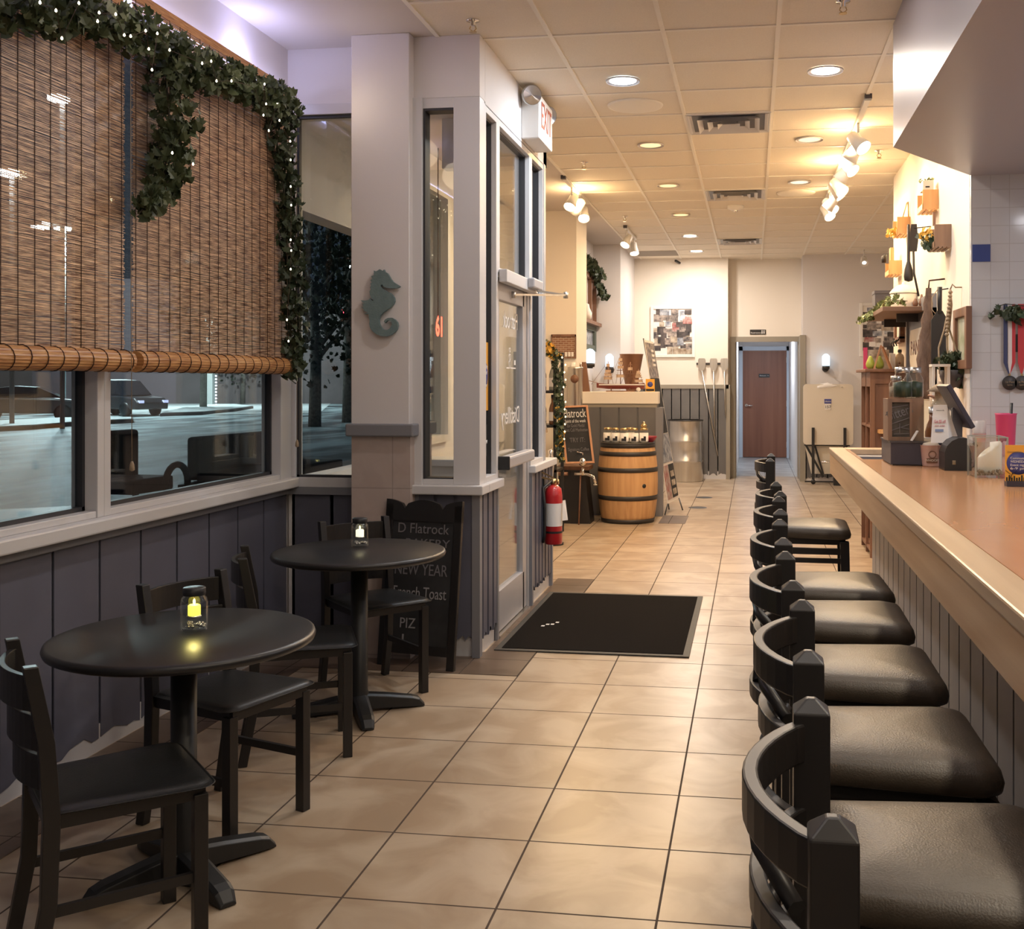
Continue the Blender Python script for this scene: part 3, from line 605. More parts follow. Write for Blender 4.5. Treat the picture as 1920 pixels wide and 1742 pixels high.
wains('X', -2.15, 7.02, .76, .10, .93, -1, pitch=.21, gw=.02, seed=31, jag=False).build('front_panel', mat('light_slate_panel', (.30, .29, .29), .5, var=.06, vscale=3), t)
MB().box(.765, .80, -2.15, 7.04, .0, .95).build('front_core', M['grey_trim'], t)
b = MB(); b.box(.80, 1.285, 7.0, 7.04, 0, .95); b.build('end_panel', M['grey_trim'], t)
MB().box(.752, .77, -2.15, 7.02, 0, .10).build('kick_board', M['white_frame'], t)
# ================================================================== BAR STOOLS
def arc_rail(mb, y0, y1, bulge, x, z0, z1, th=.018, n=14):
    rs = []
    for k in range(n+1):
        u = k/n; y = y0+(y1-y0)*u; bx = math.sin(u*PI)**.75*bulge; 
        rs.append((x-bx, y))
    ring = []
    for k, (px, py) in enumerate(rs):
        a = rs[max(0, k-1)]; c = rs[min(n, k+1)]; tx, ty = c[0]-a[0], c[1]-a[1]; L = math.hypot(tx, ty); nx, ny = -ty/L, tx/L
        ring.append([(px+nx*th/2, py+ny*th/2, z0), (px+nx*th/2, py+ny*th/2, z1), (px-nx*th/2, py-ny*th/2, z1), (px-nx*th/2, py-ny*th/2, z0)])
    return mb.rings(ring, True, True, False)
def cushion(w_b, w_f, d, cx, z0, z1, crown, r=.05, lip=.012):
    rg = []
    def R(s, z): return [(cx+(x-cx)*s if False else x, y, z) for x, y in rrect(w_b*s, d*s, r*s, 6, cx, 0, w_f*s)]
    rg.append(R(.93, z0)); rg.append(R(.985, z0+.008)); rg.append(R(1.0, z0+(z1-z0)*.45)); rg.append(R(.975, z1-.012)); rg.append(R(.93, z1-.002))
    for s_, q in ((.8, .35), (.6, .7), (.35, .93), (.12, 1)): rg.append(R(s_, z1+crown*q))
    return MB().rings(rg, True, True, True)
def pyramid_post(mb, x, y, z0, z1, w_, xb=None, cap=.016):
    xb = x if xb is None else xb; h = w_/2; q = h*.25
    rs = [[(xb-h, y-h, z0), (xb+h, y-h, z0), (xb+h, y+h, z0), (xb-h, y+h, z0)], [(x-h, y-h, z1-cap), (x+h, y-h, z1-cap), (x+h, y+h, z1-cap), (x-h, y+h, z1-cap)], [(x-q, y-q, z1), (x+q, y-q, z1), (x+q, y+q, z1), (x-q, y+q, z1)]]
    return mb.rings(rs, True, True, False)
def make_stool():
    t = thing('bar_stool', 'x', 'bar stool', (0, 0, 0), 0, 'bar stools in a row along the counter')
    cushion(.38, .455, .42, .21, .668, .726, .020).build('seat', M['vinyl'], t)
    fr = MB(); fr.box(.015, .385, -.17, .17, .640, .668); fr.box(.02, .39, -.187, -.17, .585, .615); fr.box(.02, .39, .17, .187, .585, .615); fr.box(.02, .39, -.187, -.17, .54, .565); fr.box(.02, .39, .17, .187, .54, .565)
    fr.build('seat_frame', M['black_wood'], t)
    for s_ in (-1, 1):
        pyramid_post(MB(), 0, s_*.192, 0, 1.09, .046, xb=.0).build('leg', M['black_wood'], t, bevel=.002)
        pyramid_post(MB(), .385, s_*.182, 0, .66, .046, xb=.40, cap=.004).build('leg', M['black_wood'], t, bevel=.002)
    for z0, z1, bu in ((1.012, 1.062, .078), (.915, .955, .070), (.80, .835, .078)):
        arc_rail(MB(), -.192, .192, bu, -.0, z0, z1).build('back_rail', M['black_wood'], t, bevel=.003)
    x = MB(); x.tube([(-.03, -.10, .955), (-.066, -.03, .985), (-.074, .04, 1.012)], .011, 6); x.tube([(-.03, .10, .915), (-.066, .03, .88), (-.07, -.03, .835)], .011, 6); x.build('back_brace', M['black_wood'], t)
    fb = MB(); fb.box(.02, .385, -.192, -.174, .26, .285); fb.box(.02, .385, .174, .192, .26, .285); fb.box(.385, .40, -.17, .17, .22, .25); fb.build('foot_rail', M['black_wood'], t)
    return t
proto = make_stool()
stl = [(.075, 1.235, 0, 'nearest bar stool, cut by the bottom edge of the picture'), (.088, 1.87, -.02, 'second nearest bar stool, its whole seat in view'), (.080, 2.45, .01, 'third nearest bar stool along the counter'), (.080, 3.06, .0, 'fourth bar stool, in the middle of the row'), (.090, 3.70, -.01, 'fifth bar stool, seat hidden from behind by the fourth'), (.098, 4.27, .02, 'sixth bar stool, last of the tight row before the gap'), (.098, 6.0, -.03, 'farthest bar stool, standing apart beyond a gap with its legs in view')]
for i, (x, y, a, l) in enumerate(stl):
    o = proto if i == 0 else copy_tree(proto)
    o.location = (x, y, 0); o.rotation_euler.z = a; o['label'] = l
# ================================================================== TABLES
def make_table():
    t = thing('cafe_table', 'x', 'table', (0, 0, 0), 0, 'round black cafe tables by the window')
    MB().lathe([(.001, .70), (.372, .70), (.386, .706), (.390, .717), (.386, .727), (.376, .731), (.001, .731)], n=64, caps=False).build('table_top', M['table_top'], t)
    MB().lathe([(.09, .685), (.09, .70)], n=24).build('top_plate', M['cast'], t)
    MB().lathe([(.055, .03), (.046, .07), (.038, .10), (.038, .69)], n=28).build('column', M['cast'], t)
    for k in range(4):
        a = k*PI/2; m = Matrix.Rotation(a, 4, 'Z'); rs = []
        for x, z0, z1, w_ in ((.02, .015, .085, .035), (.12, .012, .072, .034), (.24, .006, .052, .033), (.27, .004, .042, .030), (.295, .002, .014, .024)):
            rs.append([m @ Vector(p) for p in ((x, -w_, z0), (x, -w_, z1-.008), (x, -w_*.6, z1), (x, w_*.6, z1), (x, w_, z1-.008), (x, w_, z0))])
        MB().rings(rs, True, True, False).build('base_arm', M['cast'], t, bevel=.003)
    return t
tb = make_table(); tb.location = (-1.71, 3.07, 0); tb.rotation_euler.z = math.radians(53); tb['label'] = 'nearer round black table with the brightly glowing yellow candle jar'
t2 = copy_tree(tb); t2.location = (-1.765, 4.70, 0); t2.rotation_euler.z = math.radians(28); t2['label'] = 'farther round black table in front of the stone pillar, with a dim candle jar'
# ================================================================== CHAIRS
def make_chair():
    t = thing('dining_chair', 'x', 'chair', (0, 0, 0), 0, 'black cafe chairs at the round tables')
    cushion(.37, .42, .41, .01, .435, .452, .006, r=.045).build('seat', M['black_vinyl'], t)
    fr = MB()
    for s_ in (-1, 1): fr.bar((-.17, s_*.165, .42), (.18, s_*.165, .42), .02, .035)
    fr.bar((.18, -.17, .42), (.18, .17, .42), .02, .035); fr.bar((-.18, -.17, .42), (-.18, .17, .42), .02, .035); fr.build('seat_frame', M['black_wood'], t)
    for s_ in (-1, 1):
        y = s_*.172; rs = []
        for x, z, h in ((-.225, 0, .018), (-.185, .22, .019), (-.178, .43, .020), (-.190, .62, .019), (-.225, .81, .017)):
            rs.append([(x-h, y-.016, z), (x+h, y-.016, z), (x+h, y+.016, z), (x-h, y+.016, z)])
        MB().rings(rs, True, True, False).build('leg', M['black_wood'], t, bevel=.003)
        pyramid_post(MB(), .175, s_*.168, 0, .42, .036, cap=.002).build('leg', M['black_wood'], t, bevel=.002)
    for z0, z1, x in ((.70, .785, -.215), (.60, .685, -.196), (.50, .585, -.183)):
        arc_rail(MB(), -.172, .172, .05, x, z0, z1, .016).build('back_slat', M['black_wood'], t, bevel=.002)
    for s_ in (-1, 1): MB().bar((-.19, s_*.168, .20), (.175, s_*.168, .20), .014, .026).build('stretcher', M['black_wood'], t)
    return t
ch = make_chair()
for i, (x, y, a, l) in enumerate(((-1.68, 2.665, 43, 'nearest black chair at the lower left corner, pulled up to the candle table'), (-1.775, 3.49, -19, 'black chair between the two tables, facing out from behind the nearer table'), (-1.83, 4.21, 25, 'black chair on the near side of the farther table, its back against the window wall'), (-1.81, 5.03, -43, 'farthest black chair, in front of the leaning chalkboard'))):
    o = ch if i == 0 else copy_tree(ch)
    o.location = (x, y, 0); o.rotation_euler.z = math.radians(a); o['label'] = l
# candle jars
def make_jar(name, label, x, y, z, glow):
    t = thing(name, label, 'candle jar', (0, 0, 0), .4, 'mason jars with candles on the tables')
    MB().lathe([(.030, .001), (.036, .005), (.037, .03), (.037, .085), (.034, .096), (.028, .103), (.028, .112), (.0265, .112), (.0265, .102), (.032, .094), (.035, .084), (.035, .03), (.034, .008), (.001, .006)], n=28, caps=False).build('glass_jar', M['clear'], t)
    MB().lathe([(.030, .104), (.031, .106), (.031, .124), (.029, .126), (.001, .126)], n=28, caps=False).build('lid', M['black'], t)
    c = MB().lathe([(.001, .045), (.0165, .045), (.017, .048), (.017, .073), (.012, .076), (.001, .075)], n=20, caps=False).build('candle', M['candle'] if glow else M['candle_w'], t)
    MB().lathe([(.001, .075), (.003, .080), (.0035, .085), (.001, .093)], n=8, caps=False).build('flame', M['candle_fl'], c)
    MB().lathe([(.001, .040), (.02, .040), (.02, .045), (.001, .045)], n=16, caps=False).build('candle_holder', M['chrome'], t)
    w_ = MB(); w_.tube([(0, 0, .076), (.0, 0, .104)], .0015, 5); w_.build('hanger_wire', M['cord'], t)
    s = MB(); rd = random.Random(2)
    for k in range(26):
        a = rd.uniform(0, 6.3); q = rd.uniform(0, .028); s.lathe([(.001, 0), (.005, .003), (.004, .008), (.001, .009)], (q*math.cos(a), q*math.sin(a), .008+rd.uniform(0, .008)), 6, caps=False)
    s.build('glass_beads', M['chrome'], t)['kind'] = 'stuff'
    if glow: 
        L = lamp('POINT', (0, 0, .098), .35, (1, .8, .25), .01); L.parent = t; L.location = (0, 0, .096)
    t.location = (x, y, z); t.scale = (1.1, 1.1, 1.06)
    return t
M['candle_fl'] = emis('candle_flame', (1.0, .85, .3), 6)
make_jar('candle_jar', 'mason jar with bright yellow lit candle on the nearer table', -1.70, 3.114, .731, True)
make_jar('candle_jar', 'mason jar with pale candle on the farther table', -1.80, 4.80, .731, False)
# ================================================================== floor mat
t = thing('door_mat', 'large black entrance mat on the tiled floor beside the vestibule door', 'mat', (-.88, 6.68, .004))
MB().box(-1.385, -.375, 5.90, 7.48, .003, .011).build('pile', M['mat_black'], t)
b = MB(); x0, x1, y0, y1 = -1.42, -.34, 5.86, 7.52
for q in ((x0, -1.385, y0, y1), (-.375, x1, y0, y1), (-1.385, -.375, y0, 5.90), (-1.385, -.375, 7.48, y1)): b.box(*q, .003, .008)
b.build('rubber_border', M['mat_edge'], t)
rd = random.Random(4)
for k in range(4):
    p = onZ(1018+k*9, 1175-k*2+rd.uniform(-3, 3), .012); q = MB(); q.box(p.x-.010, p.x+.010, p.y-.014, p.y+.012, .0112, .0125, None)
    tag(q.build('paper_scrap', M['paper']), '%s tiny white paper scrap on the left part of the black mat' % ('leftmost', 'second from left', 'third from left', 'rightmost')[k], 'litter', 'paper scraps on the mat')
for x, y, l in ((-.617, 13.95, 'farther round dark floor cover plate'), (-.642, 12.83, 'nearer round dark floor cover plate')):
    tag(MB().lathe([(.001, .004), (.10, .004), (.11, .001)], (x, y, 0), 28, caps=False).build('floor_plate', M['hoop']), l, 'floor plate', 'round floor plates')
# ================================================================== leaning chalkboard by the pillar
t = thing('sandwich_board', 'black scalloped chalkboard with faded chalk writing leaning on the vestibule wall behind the far table', 'chalkboard', (-1.74, 5.45, 0), math.radians(-11))
tilt = Matrix.Rotation(math.radians(-7), 4, 'X')
def TB(x, y, z): return tilt @ Vector((x, y, z))
w2, hh = .225, .88
f_ = MB()
for a in ((-w2, -w2+.045, 0, hh-.03), (w2-.045, w2, 0, hh-.03)):
    f_.box(a[0], a[1], -.012, .012, a[2], a[3], tilt)
pr = [(-w2, hh-.12), (w2, hh-.12)]+[(w2-2*w2*k/24, hh-.035+.028*abs(math.cos(k/24*PI*2.0))-(.02 if k in (6, 18) else 0)) for k in range(25)]
f_.prism(pr, lambda a, b, t_: TB(a, t_, b), -.012, .012); f_.box(-w2+.045, w2-.045, -.012, .012, .07, .12, tilt)
f_.build('frame', M['black_wood'], t, world=False, bevel=.003)
MB().box(-w2+.04, w2-.04, -.006, .006, .1, hh-.1, tilt).build('slate', M['slate_board'], t, world=False)
def BT(s_, z, size, w_, m='chalk_dim', x=0): text(s_, size, tilt @ (Matrix.Translation((x, -.0075, z)) @ Matrix.Rotation(PI/2, 4, 'X')), M[m], t, 'chalk_lettering', w_, world=False)
BT('D Flatrock', .72, .075, .30); BT('BAKERY', .645, .06, .26, x=.03); BT('NEW YEAR', .505, .085, .31); BT('French Toast', .385, .085, .31, 'chalk_mid'); BT('PIZ', .225, .075, .09, 'chalk_mid', x=-.06); BT('L', .12, .13, .04, 'chalk_mid', x=-.07)
# ================================================================== SEAHORSE
px = [(400,290),(395,262),(425,285),(470,262),(500,240),(530,262),(560,268),(580,245),(592,285),(640,310),(670,355),(700,410),(740,465),(800,505),(850,535),(872,552),(850,570),(800,588),(700,588),(630,578),(580,562),(545,515),(520,540),(545,580),(620,635),(690,670),(740,715),(765,760),(772,820),(750,870),(700,930),(620,985),(560,1030),(510,1085),(485,1150),(490,1220),(520,1290),(570,1335),(640,1345),(700,1300),(725,1235),(715,1190),(680,1165),(640,1175),(600,1215),(578,1190),(600,1150),(650,1125),(720,1120),(780,1150),(820,1200),(832,1260),(815,1330),(770,1390),(700,1435),(620,1458),(530,1455),(440,1420),(370,1365),(330,1300),(315,1230),(320,1170),(305,1110),(300,1050),(215,1050),(290,1022),(180,985),(230,990),(165,920),(210,930),(185,865),(225,870),(160,805),(250,810),(310,790),(320,765),(370,815),(395,800),(350,760),(325,710),(320,640),(345,600),(325,575),(350,540),(335,500),(362,480),(335,440),(372,420),(350,370),(395,350)]
pts = [onY(660+x/9.675, 480+y/9.675, YP-.03) for x, y in px]
t = thing('seahorse_plaque', 'weathered teal wooden seahorse hanging on the white pillar', 'wall decoration', (-2.0, YP-.03, 1.7))
MB().prism([(p.x, p.z) for p in pts][::-1], lambda a, b, t_: (a, t_, b), YP-.032, YP-.010).build('seahorse_body', M['teal'], t)
c_ = onY(660+640/9.675, 480+470/9.675, YP-.034); 
# ================================================================== ISLAND
IY = 11.95
t = thing('counter_island', 'tall grey panelled counter with thick cream top behind the wooden barrel', 'counter', (-1.45, 12.3, 0))
MB().box(-1.915, -1.03, IY-.03, 12.13, 1.245, 1.378).build('counter_top', M['cream'], t, bevel=.004)
MB().box(-1.91, -1.045, IY-.015, 12.12, 1.205, 1.245).build('top_moulding', M['taupe_trim'], t)
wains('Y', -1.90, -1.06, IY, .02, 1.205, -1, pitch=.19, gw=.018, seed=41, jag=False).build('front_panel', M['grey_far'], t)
b = MB(); b.box(-1.905, -1.02, IY+.002, 12.1, 0, 1.205); b.box(-1.06, -.985, IY-.02, IY+.12, 0, 1.205); b.build('core', M['grey_trim'], t)
# barrel
BX = -1.32
t = thing('wooden_barrel', 'oak barrel with dark iron hoops standing in front of the grey counter', 'barrel', (-1.32, 11.50, 0))
def br(z): u = (z-.43)/.43; return .322-.045*u*u
prof = [(.001, .02), (br(.02)-.02, .02)]+[(br(z), z) for z in [.02+.82*k/16 for k in range(17)]]+[(br(.84)-.02, .84), (br(.84)-.02, .82), (.001, .82)]
st = MB(); n = 26
rs = []
for r_, z in prof: rs.append([(BX+r_*math.cos(2*PI*k/(n*2))*(1 if k % 2 else .993), 11.50+r_*math.sin(2*PI*k/(n*2))*(1 if k % 2 else .993), z) for k in range(n*2)])
st.rings(rs, False, False, True).build('staves', M['barrel_wood'], t)
for z0, z1 in ((.795, .85), (.71, .755), (.54, .587), (.245, .292), (.0, .045)):
    MB().lathe([(br(z0)-.004, z0), (br(z0)+.004, z0), (br((z0+z1)/2)+.005, (z0+z1)/2), (br(z1)+.004, z1), (br(z1)-.004, z1)], (BX, 11.50, 0), 52, caps=False).build('hoop', M['hoop'], t)
MB().lathe([(.001, 0), (.022, 0), (.022, .004), (.001, .004)], (BX+.20, 11.50-.25, .40), 14, Vector((.6, -.8, 0)).to_track_quat('Z', 'Y').to_matrix().to_4x4()).build('bung_hole', M['black'], t)
MB().lathe([(.001, .836), (.29, .836), (.29, .8425), (.001, .8425)], (BX, 11.50, 0), 40, caps=False).build('lid_board', M['hoop'], t)
def jar_product(x, y, label):
    t = thing('product_jar', label, 'jar', (x, y, .843), 0, 'labelled jars on the barrel')
    MB().lathe([(.043, .843), (.046, .848), (.046, .955), (.039, .972), (.039, .980)], (x, y, 0), 18).build('glass_body', M['clear'], t)
    MB().lathe([(.040, .979), (.041, .981), (.041, 1.002), (.001, 1.003)], (x, y, 0), 18, caps=False).build('lid', M['brass'], t)
    MB().lathe([(.0475, .862), (.0475, .950), (.0465, .950), (.0465, .862)], (x, y, 0), 18, caps=False).build('paper_label', M['paper'], t)
    m = MB(); m.box(x-.024, x+.024, y-.0505, y-.046, .868, .895); m.box(x+.002, x+.026, y-.0508, y-.0465, .868, .915); m.build('label_print', M['black'], t)
    MB().lathe([(.001, .846), (.042, .846), (.042, .95), (.001, .95)], (x, y, 0), 14, caps=False).build('contents', M['wax'], t)
for i, (x, y, l) in enumerate(((-1.525, 11.42, 'leftmost labelled jar on the barrel'), (-1.435, 11.36, 'second labelled jar on the barrel from the left, slightly behind'), (-1.335, 11.31, 'labelled jar at the middle front of the barrel'), (-1.232, 11.32, 'labelled jar just right of the barrel middle'), (-1.135, 11.38, 'labelled jar next to the red bowl'), (-1.29, 11.46, 'labelled jar in the rear row on the barrel'))): jar_product(x, y, l)
t = tag(MB().lathe([(.03, .845), (.035, .85), (.068, .895), (.072, .91), (.066, .91), (.03, .858), (.001, .856)], (-1.08, 11.52, 0), 24, caps=False).build('snack_bowl', mat('dark_red_bowl', (.30, .03, .05), .4)), 'small dark red bowl at the right edge of the barrel lid', 'bowl')
t = tag(MB().lathe([(.02, 1.0035), (.035, 1.02), (.03, 1.04), (.012, 1.055), (.02, 1.065), (.001, 1.07)], (-1.135, 11.38, 0), 12, caps=False).build('brass_ornament', M['brass']), 'small brass ornament on top of the jar next to the red bowl', 'ornament')
# ship model
t = thing('ship_model', 'wooden tall ship model with rigging on top of the grey counter', 'ship model', (-1.46, 12.1, 1.378))
sx, sy, sz = -1.46, 12.01, 1.378
L_ = .27; rs = []
for u in [k/12 for k in range(13)]:
    x = sx-L_+2*L_*u; w_ = .035*math.sin(min(1, u*1.6+.12)*PI*.5)**.8*(1 if u < .9 else 1-(u-.9)*3); sheer = .012*((u-.5)*2)**2; zt = sz+.085+sheer; zb = sz+.03+.03*max(0, .25-u)*2
    rs.append([(x, sy-w_, zt), (x, sy-w_*.85, (zt+zb)/2), (x, sy-w_*.2, zb), (x, sy+w_*.2, zb), (x, sy+w_*.85, (zt+zb)/2), (x, sy+w_, zt)])
MB().rings(rs, True, True, False).build('hull', mat('ship_hull_red', (.20, .045, .035), .4), t)
m = MB(); rs = [[(p[0], p[1]*1.0+(-.002 if p[1] < sy else .002), z) for z in (0,)] for p in []]
m.box(sx-L_+.03, sx+L_, sy-.037, sy-.033, sz+.072, sz+.085); m.box(sx-L_+.03, sx+L_, sy+.033, sy+.037, sz+.072, sz+.085); m.build('white_stripe', M['paper'], t)
m = MB(); m.tube([(sx-L_+.02, sy, sz+.095), (sx-L_-.10, sy, sz+.125)], .003, 5)
ms = [(-.14, .27), (-.0, .34), (.11, .26), (.20, .18)]
for dx, h_ in ms: m.tube([(sx+dx, sy, sz+.07), (sx+dx, sy, sz+.07+h_)], .005, 5)
yards = []
for dx, h_ in ms:
    for q in (.35, .5, .64, .77, .89):
        z = sz+.07+h_*q; w_ = .055*(1.25-q); m.tube([(sx+dx-w_, sy-w_*.3, z), (sx+dx+w_, sy+w_*.3, z)], .0035, 4); yards.append((sx+dx, z, w_))
for i in range(len(ms)):
    a = ms[i]; b_ = ms[i-1] if i else (-.33, .03)
    m.tube([(sx+a[0], sy, sz+.07+a[1]), (sx+b_[0], sy, sz+.08+.0)], .002, 3); m.tube([(sx+a[0], sy-.0, sz+.07+a[1]*.9), (sx+a[0]+.06, sy-.03, sz+.09)], .002, 3); m.tube([(sx+a[0], sy, sz+.07+a[1]*.9), (sx+a[0]-.05, sy-.03, sz+.09)], .002, 3)
m.build('masts_and_rigging', M['copper'], t)
m = MB()
for x, z, w_ in yards[::1]:
    h_ = .030; m.add([(x-w_*.9, sy-.004-w_*.3, z), (x+w_*.9, sy-.004+w_*.3, z), (x+w_*.95, sy-.012+w_*.3, z-h_), (x-w_*.95, sy-.012-w_*.3, z-h_)], [(0, 1, 2, 3)]) if z % .02 < .011 else None
m.build('sails', mat('tan_sailcloth', (.50, .36, .26), .8), t)
m = MB(); m.box(sx-.16, sx+.16, sy-.04, sy+.04, sz, sz+.012); m.box(sx-.11, sx-.10, sy-.015, sy+.015, sz+.01, sz+.045); m.box(sx+.10, sx+.11, sy-.015, sy+.015, sz+.01, sz+.04); m.build('stand', M['oak'], t)
# copper cone bucket
p0 = onY(1184, 735, 12.30)
t = tag(MB().lathe([(.06, 1.379), (.135, 1.80), (.14, 1.805), (.132, 1.80), (.055, 1.39), (.001, 1.385)], (p0.x, 12.30, 0), 28, caps=False).build('copper_bucket', M['copper']), 'tall tapered dull copper bucket behind the ship model', 'bucket')
# wooden wedge + chrome tower
t = thing('beer_tower', 'tall chrome column with round dark badge left of the ship model', 'tower', (-1.98, 11.75, .0))
q = onY(1077, 760, 11.6); 
MB().lathe([(.08, 1.0), (.08, 1.62), (.085, 1.63), (.085, 1.65), (.001, 1.655)], (q.x, 11.66, 0), 28, caps=False).build('column', M['steel'], t)
MB().lathe([(.001, 0), (.045, 0), (.045, .004), (.001, .004)], (q.x+.005, 11.58, 1.52), 20, Matrix.Rotation(PI/2, 4, 'X')).build('badge', M['oak'], t)
MB().lathe([(.03, 1.655), (.03, 1.70), (.001, 1.70)], (q.x-.03, 11.66, 0), 16, caps=False).build('cap', M['white'], t)
MB().lathe([(.10, 0), (.085, .01), (.08, 1.0)], (q.x, 11.66, 0), 24).build('pedestal', M['grey_trim'], t)
p1 = onY(1094, 735, 11.9); t = thing('wooden_wedge', 'brown wooden obelisk board between the chrome tower and the ship', 'board', (p1.x, 11.93, 1.378))
MB().prism([(p1.x-.05, 1.378), (p1.x+.06, 1.378), (p1.x+.015, 1.71), (p1.x-.03, 1.71)], lambda a, b, t_: (a, t_, b), 11.97, 12.02).build('board', M['oak'], t)
m = MB(); m.lathe([(.02, 1.378), (.02, 1.70)], (p1.x-.06, 12.0, 0), 12); m.build('chrome_tube', M['chrome'], t)
# orange card and small white shell on the counter
p2 = onY(1219, 733, 12.0)
t = thing('event_card', 'small orange card standing at the right end of the grey counter', 'card', (p2.x, 12.0, 1.378))
MB().box(p2.x-.05, p2.x+.05, 12.0, 12.006, 1.379, 1.52, None).build('card', M['orange_card'], t)
MB().lathe([(.001, 0), (.03, 0), (.03, .002), (.001, .002)], (p2.x, 11.999, 1.46), 20, Matrix.Rotation(PI/2, 4, 'X')).build('blue_disc', M['blue_print'], t)
MB().box(p2.x-.045, p2.x+.045, 11.997, 11.999, 1.385, 1.41).build('crowd_print', M['black'], t)
tag(MB().lathe([(.001, -.025), (.022, -.015), (.027, 0), (.018, .018), (.001, .028)], (onY(1197, 731, 12.0).x, 12.0, 1.404), 14, caps=False).build('white_shell', M['paper']), 'small white shell on the counter beside the orange card', 'shell')
# banner
t = thing('banner_stand', 'narrow dark banner with photos leaning at the right end of the grey counter', 'banner', (-.85, 12.5, 0))
BL, BR, TR, TL = onY(1252, 945, 12.15), onY(1273, 934, 12.7), onY(1225, 641, 12.75), onY(1208, 637, 12.3)
def Q(u, v, d=0):
    p = (BL*(1-u)+BR*u)*(1-v)+(TL*(1-u)+TR*u)*v; nrm = (BR-BL).cross(TL-BL).normalized(); return p+nrm*d
def patch(u0, u1, v0, v1, d, m, name):
    mb = MB(); a = [Q(u0, v0, d), Q(u1, v0, d), Q(u1, v1, d), Q(u0, v1, d)]; b = [Q(u0, v0, d-.004), Q(u1, v0, d-.004), Q(u1, v1, d-.004), Q(u0, v1, d-.004)]
    mb.add(a+b, [(0, 1, 2, 3), (7, 6, 5, 4), (0, 4, 5, 1), (1, 5, 6, 2), (2, 6, 7, 3), (3, 7, 4, 0)]); return mb.build(name, m, t)
sg = 1 if (BR-BL).cross(TL-BL).normalized().dot(Vector((0, 0, 1.5))-BL) > 0 else -1
patch(0, 1, 0, 1, 0, M['paper'], 'sheet')
for (u0, u1, v0, v1, m) in ((.05, .95, .77, .985, 'photo_dark'), (.05, .95, .58, .765, 'slate_board'), (.05, .95, .42, .575, 'slate_board'), (.08, .95, .24, .415, 'photo_blue'), (.05, .45, .02, .225, 'photo_red'), (.5, .97, .02, .225, 'slate_board')): patch(u0, u1, v0, v1, .003*sg, M[m], 'photo_panel')
for v in (.165, .11, .055): patch(.58, .88, v-.018, v+.018, .006*sg, M['photo_tan'], 'text_block')
for k in range(4): patch(.55, .8, .93-.03*k, .945-.03*k, .006*sg, M['paper'], 'text_block')
m = MB(); m.tube([TL+Vector((-.02, .1, .02)), Vector((BL.x-.10, 12.5, .8)), Vector((BL.x-.02, 12.6, .0))], .008, 6); m.tube([BR+Vector((0, 0, 0)), Vector((onZ(1280, 958, 0).x, onZ(1280, 958, 0).y, .012))], .008, 6); m.tube([BL+Vector((0, 0, 0)), Vector((BL.x-.02, 12.0, .012))], .008, 6)
m.build('stand_pole', M['black'], t)
# steel drum
t = thing('steel_drum', 'stainless steel drum standing against the back wainscot', 'drum', (-.995, 16.2, 0))
pf = [(.001, .0), (.255, .0), (.262, .01)]
for z in (.30, .60): pf += [(.255, z-.02), (.268, z), (.255, z+.02)]
pf += [(.255, .88), (.266, .90), (.262, .91), (.25, .895), (.001, .89)]
MB().lathe(pf, (-.995, 16.25, 0), 40, caps=False).build('drum_body', M['steel'], t)
MB().lathe([(.25, .90), (.266, .90), (.266, .918), (.25, .918)], (-.995, 16.25, 0), 40, caps=False).build('lid_ring', M['hoop'], t)
# three mash paddles
t = thing('paddle_rack', 'dark hook rail holding three mash paddles on the back wall', 'rack', (-.62, 16.58, 1.75))
MB().box(-.85, -.42, 16.575, 16.598, 1.745, 1.775).build('rail', M['hoop'], t)
for (xt, yt, xb, yb, l) in ((1316, 672, 1346, 855, 'longest stainless paddle, leftmost on the back wall, its handle slanting right'), (1338, 672, 1340, 815, 'middle stainless paddle on the back wall'), (1358, 672, 1360, 780, 'shortest stainless paddle, closest to the corridor opening')):
    a = onY(xt, yt, 16.52); b = onY(xb, yb, 16.56); t = thing('mash_paddle', l, 'paddle', (a.x, 16.52, b.z), 0, 'stainless paddles on the back wall')
    hd = MB(); hd.prism([(a.x+x, a.z+z) for x, z in ((-.045, .0), (.045, 0), (.058, -.03), (.055, -.12), (.035, -.17), (.012, -.20), (-.012, -.20), (-.035, -.17), (-.055, -.12), (-.058, -.03))], lambda p, q, t_: (p, t_, q), 16.51, 16.525); hd.build('paddle_blade', M['steel'], t)
    MB().tube([(a.x, 16.52, a.z-.18), (b.x, 16.55, b.z)], .011, 8).build('handle', M['steel'], t)
